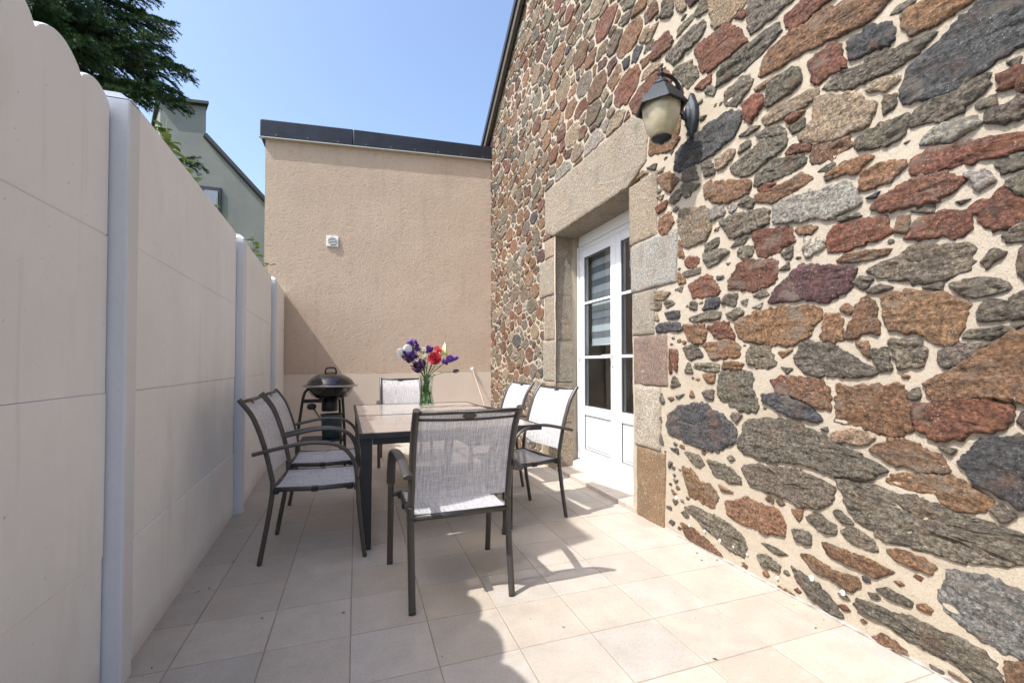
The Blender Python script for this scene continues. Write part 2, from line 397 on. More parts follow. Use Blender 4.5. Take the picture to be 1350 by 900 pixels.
# ------------------------------------------------------------------ white concrete fence
fence = empty('concrete_fence', (-.86, 2, 0))
tag(fence, 'white painted concrete panel fence with posts, its nearest bay scalloped along the top', 'fence')
def fpart(mb, name, mat, **kw): return mb.build(name, mat, fence, loc=(.86, -2, 0), **kw)
def post(y0, y1, xf, top):
    m_ = MB(); xb = xf - .15; d = .012
    lo = [(xb, y0, -.05), (xf, y0, -.05), (xf, y1, -.05), (xb, y1, -.05)]
    mid = [(x, y, top - .035) for x, y, z in lo]
    hi = [(xb + .04, y0 + .03, top), (xf - .04, y0 + .03, top), (xf - .04, y1 - .03, top), (xb + .04, y1 - .03, top)]
    m_.hexa(lo, mid); m_.add(mid + hi, [(0, 1, 5, 4), (1, 2, 6, 5), (2, 3, 7, 6), (3, 0, 4, 7), (4, 5, 6, 7)])
    fpart(m_, 'post', 'post', bevel=.007)
bays = [(-3.66, -1.88, -.80, -.82, 0), (-1.78, 0.02, -.80, -.82, 1), (.105, 1.912, -.795, -.817, 1), (2.006, 3.817, -.797, -.860, 0), (3.914, 5.611, -.838, -.912, 0), (5.71, 6.69, -.885, -.93, 0)]
posts = [(-1.88, -1.79, -.765, 2.09), (.02, .10, -.765, 2.09), (1.92, 2.004, -.765, 2.095), (3.828, 3.912, -.808, 2.11), (5.622, 5.706, -.868, 2.12)]
for p in posts: post(*p)
for (y0, y1, x0, x1, sc) in bays:
    L = y1 - y0; top = 2.105 if y0 < 3 else 2.10
    for k, (z0, z1) in enumerate([(-.05, .4595), (.4605, 1.0195), (1.0205, 1.5645), (1.5655, top)]):
        m_ = MB(); rj = random.Random(int(y0 * 10) + k)
        off = rj.uniform(-.002, .002)
        def X_(y): return x0 + (x1 - x0) * (y - y0) / L + off
        if k < 3 or not sc:
            zt = z1 if k < 3 else (top - (0.0 if y0 > 3 else 0.0))
            n = 10
            fr = [(X_(y0 + L * i / n), y0 + L * i / n) for i in range(n + 1)]
            lo = [(x, y, z0) for x, y in fr] + [(x - .045, y, z0) for x, y in fr[::-1]]
            hi = [(x, y, zt) for x, y, z in lo]
            m_.hexa(lo, hi); fpart(m_, 'panel', 'fence', bevel=.003, seg=2)
        else:
            h = L / 2; ws = [.175, .215, .30]; pk = [.040, .055, .075, .09]
            segs = []; a = 0
            rest = L - 2 * sum(ws)
            for wd, p in list(zip(ws, pk)) + [(rest, pk[3])] + list(zip(ws[::-1], pk[:3][::-1])):
                segs.append((a, wd, p)); a += wd
            prof = []
            for s0, wd, p in segs:
                nn = 12
                for i in range(nn):
                    t = i / nn; prof.append((y0 + s0 + wd * t, 2.022 + p * math.sin(math.pi * t) ** .7))
            prof.append((y1, 2.022))
            n = len(prof)
            vs = [(X_(y), y, z0) for y, z in prof] + [(X_(y), y, z) for y, z in prof] + [(X_(y) - .045, y, z0) for y, z in prof] + [(X_(y) - .045, y, z) for y, z in prof]
            fs = []
            for i in range(n - 1):
                fs += [(i, i + 1, n + i + 1, n + i), (2 * n + i + 1, 2 * n + i, 3 * n + i, 3 * n + i + 1), (n + i, n + i + 1, 3 * n + i + 1, 3 * n + i), (i + 1, i, 2 * n + i, 2 * n + i + 1)]
            fs += [(0, n, 3 * n, 2 * n), (n - 1, 3 * n - 1, 4 * n - 1, 2 * n - 1)]
            m_.add(vs, fs); fpart(m_, 'panel', 'fence', bevel=.006, seg=2)
    m_ = MB(); m_.box((x1 - .03, y1 - .004, -.05), (x1 - .007, y1 + .02, 1.985)); fpart(m_, 'joint_filler', 'gap')

# ------------------------------------------------------------------ rendered extension behind
ext = empty('rendered_extension', (.4, 6.7, 0))
tag(ext, 'beige roughcast extension wall with dark metal capping, at the far end of the patio', 'extension')
def epart(mb, name, mat, **kw): return mb.build(name, mat, ext, loc=(-.4, -6.7, 0), **kw)
def ztop(x): return 4.14 + (x + 1.2) * (4.31 - 4.14) / 3.15
m_ = MB()
nx, nz = 40, 40
vs = []; fs = []
for i in range(nx + 1):
    for j in range(nz + 1):
        x = -1.18 + 3.22 * i / nx; z = .98 + .02 * (x + 1) / 3 + (ztop(x) + .02 - .98) * j / nz
        if j == 0: z += .008 * fb(x, 0, 4)
        vs.append((x, 6.70 + .004 * fb(x, z, 2), z))
for i in range(nx):
    for j in range(nz):
        q = i * (nz + 1) + j; fs.append((q, q + nz + 1, q + nz + 2, q + 1))
m_.add(vs, fs, 0, True)
m_.hexa([(-1.18, 6.705, .9), (2.04, 6.705, .9), (2.04, 11, .9), (-1.18, 11, .9)], [(-1.18, 6.705, ztop(-1.18)), (2.04, 6.705, ztop(2.04)), (2.04, 11, ztop(2.04)), (-1.18, 11, ztop(-1.18))])
epart(m_, 'wall', 'render')
m_ = MB(); m_.hexa([(-1.17, 6.692, -.05), (2.04, 6.692, -.05), (2.04, 11, -.05), (-1.17, 11, -.05)], [(-1.17, 6.692, .975), (2.04, 6.692, 1.0), (2.04, 11, 1.0), (-1.17, 11, .975)])
epart(m_, 'plinth', 'plinth')
for k, (xa, xb) in enumerate([(-1.24, -.068), (-.064, 2.02)]):
    m_ = MB(); m_.hexa([(xa, 6.655, ztop(xa) + .03), (xb, 6.655, ztop(xb) + .03), (xb, 6.655, ztop(xb) + .265 - (.03 if k else 0)), (xa, 6.655, ztop(xa) + .265)][::-1],
                       [(xa, 7.15, ztop(xa) + .03), (xb, 7.15, ztop(xb) + .03), (xb, 7.15, ztop(xb) + .30), (xa, 7.15, ztop(xa) + .30)][::-1])
    fl = epart(m_, 'capping', 'flash', bevel=.012)
    n_ = 3 if k == 0 else 6
    for i in range(n_):
        x = xa + (xb - xa) * (i + .5) / n_; m_ = MB(); m_.lathe([(.011, -.002), (.009, .005), (.001, .007)], 8)
        m_.v = [(x + vx, 6.655 - vz, ztop(x) + .06 + vy) for vx, vy, vz in m_.v]
        m_.build('rivet', 'rivet', fl)
m_ = MB(); m_.hexa([(-1.25, 6.648, ztop(-1.25) + .018), (2.02, 6.648, ztop(2.02) + .018), (2.02, 6.648, ztop(2.02) + .029), (-1.25, 6.648, ztop(-1.25) + .029)][::-1],
                   [(-1.25, 6.70, ztop(-1.25) + .018), (2.02, 6.70, ztop(2.02) + .018), (2.02, 6.70, ztop(2.02) + .029), (-1.25, 6.70, ztop(-1.25) + .029)][::-1])
epart(m_, 'drip_edge', 'flash_edge')
m_ = MB(); m_.box((-.408, 6.682, 2.770), (-.252, 6.705, 2.920)); vent = epart(m_, 'vent', 'pvc', bevel=.006)
m_ = MB(); pts = [(-.33 + .058 * math.cos(q), 6.6765, 2.845 + .058 * math.sin(q)) for q in [2 * math.pi * i / 24 for i in range(24)]]
m_.add(pts, [list(range(24))]); m_.build('vent_opening', 'clip', vent)
m_ = MB()
for i in range(5):
    z = 2.803 + i * .021; hw = math.sqrt(max(0, .058 ** 2 - (z - 2.845) ** 2)); m_.box((-.33 - hw, 6.670, z - .004), (-.33 + hw, 6.6762, z + .005))
m_.build('vent_slats', 'pvc', vent)

# ------------------------------------------------------------------ green house far behind
gh = empty('green_house', (-3, 14, 0)); tag(gh, 'grey-green rendered house with steep dark verge, seen above the fence', 'house')
def hp(mb, name, mat, **kw): return mb.build(name, mat, gh, loc=(3, -14, 0), **kw)
out = [(-4.93, -.05), (-4.93, 8.05), (-3.90, 8.12), (-3.90, 7.26), (-.9, 3.98), (-.9, -.05)]
m_ = MB(); m_.hexa([(x, 14, z) for x, z in out], [(x - 2.3, 19, z - .4) for x, z in out]); hp(m_, 'wall', 'green_render')
def slab(a, b, t, y0=13.86, y1=19.2):
    m2 = MB(); a = V((a[0], 0, a[1])); b = V((b[0], 0, b[1])); d = (b - a).normalized(); nrm = V((-d.z, 0, d.x)) * t
    if nrm.z < 0: nrm = -nrm
    q = [a, b, b + nrm, a + nrm]; m2.hexa([(p.x, y0, p.z) for p in q], [(p.x - 2.3, y1, p.z - .4) for p in q]); return m2
hp(slab((-4.98, 8.055), (-3.80, 8.13), .075), 'roof', 'slate')
hp(slab((-3.905, 7.28), (-.8, 3.885), .085), 'roof', 'slate')
m_ = MB(); m_.box((-4.35, 13.95, 4.6), (-3.52, 14.02, 5.93)); wn = hp(m_, 'window', 'slate', bevel=.01)
for k in range(2):
    m_ = MB(); m_.box((-4.29 + k * .38, 13.94, 4.68), (-3.97 + k * .38, 13.955, 5.82)); m_.build('pane', 'curtain', wn)

# ------------------------------------------------------------------ unseen stack added beyond the fence to cast the shadow by the near chair
ch = empty('shadow_stack', (-2.3, 1.6, 0)); tag(ch, 'unseen tall stack added beyond the fence to shade the paving', 'shadow caster')
kx = 1 / 1.515; zt_ = (1.45 + 2.0) / kx; ysh = .29 * kx * zt_
ya_ = 2.54 - ysh; yb_ = ya_ + .47
m_ = MB(); m_.box((-2.55, ya_ - 1.6 - 0 + 1.6, -.05), (-2.0, yb_, zt_ - .12)); m_.build('stack', 'render', ch, loc=(2.3, -1.6, 0))
m_ = MB(); m_.box((-2.56, ya_ - .005, zt_ - .118), (-1.998, yb_ + .005, zt_)); m_.build('cap', 'granite_cap', ch, loc=(2.3, -1.6, 0), bevel=.01)
for k in (-1, 1):
    m_ = MB(); m_.lathe([(.09, 0), (.085, .18), (.095, .2), (.07, .2), (.07, .05)], 16, (-2.45, (ya_ + yb_) / 2 + k * .14, zt_)); m_.build('pot', 'pot_clay', ch, loc=(2.3, -1.6, 0))

# ------------------------------------------------------------------ trees and plants behind the fence
tree = empty('spruce_tree', (-5.0, 9.2, -.05)); tag(tree, 'dark green spruce with drooping boughs rising behind the scalloped fence', 'tree')
mbt = MB(); mbt.tube([(0, 0, 0), (.03, 0, 4), (0, .02, 9), (0, 0, 14)], .24, n=12, radii=[1, .8, .45, .05]); mbt.build('trunk', 'bark', tree)
rt = random.Random(11); mbn = MB(); mbw = MB()
def spray(p, d, L, rt, dens=1.0):
    d = d.normalized(); mbw.add([p, p + d * L, p + d * L * .5 + V((0, 0, -.006))], [(0, 1, 2)])
    up = V((0, 0, 1)); sd = d.cross(up)
    sd = sd.normalized() if sd.length > .1 else V((1, 0, 0)); nn = int(L / .0062 * dens)
    for i in range(nn):
        t = rt.random(); q = p + d * (L * t); a = rt.uniform(0, 2 * math.pi)
        nd = (d * .75 + (sd * math.cos(a) + d.cross(sd) * math.sin(a)) * .8 + V((0, 0, .15))).normalized()
        ln = rt.uniform(.035, .060); wv = nd.cross(d).normalized() * .0085
        mbn.add([q - wv, q + wv, q + nd * ln], [(0, 1, 2)])
def bough(az, z0, L, droop, rt, dens=1.0, rise=.12):
    h = V((math.cos(az), math.sin(az), 0)); pts = []; L = L * .95
    for i in range(9):
        t = i / 8; pts.append(h * (L * t) + V((0, 0, z0 + rise * L * t - droop * t ** 2.0 * L + .10 * L * max(0, t - .75))) + V((rt.uniform(-.02, .02), rt.uniform(-.02, .02), 0)))
    mbw.tube(pts, .028, n=5, radii=[1 - .85 * i / 8 for i in range(9)])
    sd = V((-h.y, h.x, 0)); cr = crom(pts, 5)
    for i in range(4, len(cr) - 1):
        t = i / len(cr); p = cr[i]; dirn = (cr[i + 1] - p).normalized()
        for s_ in (-1, 1):
            if rt.random() < .12: continue
            l2 = (.26 + .30 * math.sin(math.pi * min(1, t * 1.02)) ) * rt.uniform(.6, 1.15) * (L / 2.2) ** .5
            d2 = (dirn * rt.uniform(.55, 1.0) + sd * s_ * rt.uniform(.55, 1.) + V((0, 0, rt.uniform(-.55, -.05)))).normalized()
            steps = max(2, int(l2 / .10))
            for k in range(steps):
                q = p + d2 * (l2 * k / steps) + V((0, 0, -.05 * (k / steps) ** 2))
                spray(q, d2 + V((0, 0, -.25)), .13, rt, dens)
                for s3 in (-1, 1):
                    if rt.random() < .75:
                        spray(q, (d2 + (dirn if s3 > 0 else -dirn * .2) * .9 + V((0, 0, rt.uniform(-.5, 0)))), rt.uniform(.07, .13), rt, dens)
    spray(cr[-2], dirn, .16, rt, 1.3)
# boughs towards the patio that the photograph shows
for az, z0, L, dr in [(-8, 6.1, 2.35, .10), (-22, 6.35, 2.3, .16), (2, 6.75, 2.2, .30), (-35, 6.5, 2.2, .3), (12, 6.5, 2.1, .34), (-3, 5.9, 2.2, .22), (-15, 5.7, 2.05, .12),
                      (-45, 5.9, 2.2, .25), (-30, 5.4, 1.9, .16), (8, 7.35, 1.9, .18), (-12, 7.5, 1.85, .2), (-30, 7.4, 2.0, .25), (-50, 7.0, 2.1, .3), (-18, 6.9, 2.15, .24), (-4, 4.45, 2.42, .02), (-25, 4.3, 1.9, .1),
                      (-60, 6.2, 2.2, .25), (-60, 5.4, 2.2, .2), (-40, 6.1, 2.0, .28), (-8, 8.2, 1.7, .2), (-28, 6.0, 2.1, .1), (-70, 6.8, 2.1, .2), (-10, 6.55, 2.0, .2), (-48, 6.4, 2.1, .2)]:
    bough(R(az), z0, L, dr, rt, 1.0)
for k in range(46):
    z0 = 2.6 + k * .235; L = max(.3, 2.5 * (1 - (z0 - 2) / 12.2)) * rt.uniform(.85, 1.1)
    az = (k * 137.5) % 360
    if 285 < az or az < 25:
        if z0 < 7.6: continue
    bough(R(az), z0, L, .2, rt, .5)
mbn.build('needles', 'needle', tree); mbw.build('branches', 'bark', tree)

def shrub(name, base, tips, label, seed, n=9, ls=.06, mat='leaf'):
    r_ = random.Random(seed); e = empty(name, base); tag(e, label, 'plant', 'plants growing behind the fence')
    st = MB(); lf = MB()
    for tp in tips:
        tp = V(tp) - V(base); pts = crom([(r_.uniform(-.03, .03), r_.uniform(-.03, .03), 0), tp * .5 + V((r_.uniform(-.1, .1), r_.uniform(-.1, .1), .1)), tp], 8)
        st.tube(pts, .006, n=5, radii=[1.2 - .9 * i / (len(pts) - 1) for i in range(len(pts))])
        for i in range(n):
            t = r_.uniform(.84, 1.0) if i % 3 else r_.uniform(.3, .9); p = pts[min(len(pts) - 1, int(t * (len(pts) - 1)))] + V((r_.uniform(-.03, .03), r_.uniform(-.03, .03), r_.uniform(-.02, .03)))
            a = r_.uniform(0, 6.28); d = V((math.cos(a), math.sin(a), r_.uniform(-.5, .5))).normalized(); s_ = d.cross(V((0, 0, 1))).normalized()
            l = ls * r_.uniform(.7, 1.3); w_ = l * .28; dn = V((0, 0, -l * .15))
            lf.add([p, p + d * l * .3 + s_ * w_, p + d * l * .7 + s_ * w_ * .8, p + d * l + dn, p + d * l * .7 - s_ * w_ * .8, p + d * l * .3 - s_ * w_], [(0, 1, 2, 3), (0, 3, 4, 5)], 0, True)
    st.build('stem', 'twig', e); lf.build('leaves', mat, e)
shrub('wild_shrub', (-1.15, 3.35, -.05), [(-1.10, 3.22, 2.56), (-1.10, 3.36, 2.52), (-1.12, 3.28, 2.64), (-1.08, 3.45, 2.46), (-1.12, 3.15, 2.55), (-1.08, 3.52, 2.42)], 'pale green leafy shoots behind the fence, beneath the spruce boughs', 5, 20, .085)
shrub('wild_shrub', (-1.2, 4.35, -.05), [(-1.10, 4.27, 2.45), (-1.12, 4.32, 2.53)], 'single yellow-green shoot behind the fence, in front of the green house window', 6, 15, .085)
shrub('wild_shrub', (-1.15, 5.9, -.05), [(-1.10, 5.75, 2.60), (-1.12, 5.95, 2.50), (-1.08, 6.1, 2.42), (-1.1, 6.3, 2.30), (-1.15, 5.85, 2.66), (-1.06, 6.2, 2.4)], 'thin sprawling twigs with small leaves between the fence and the beige wall corner', 8, 15, .075)
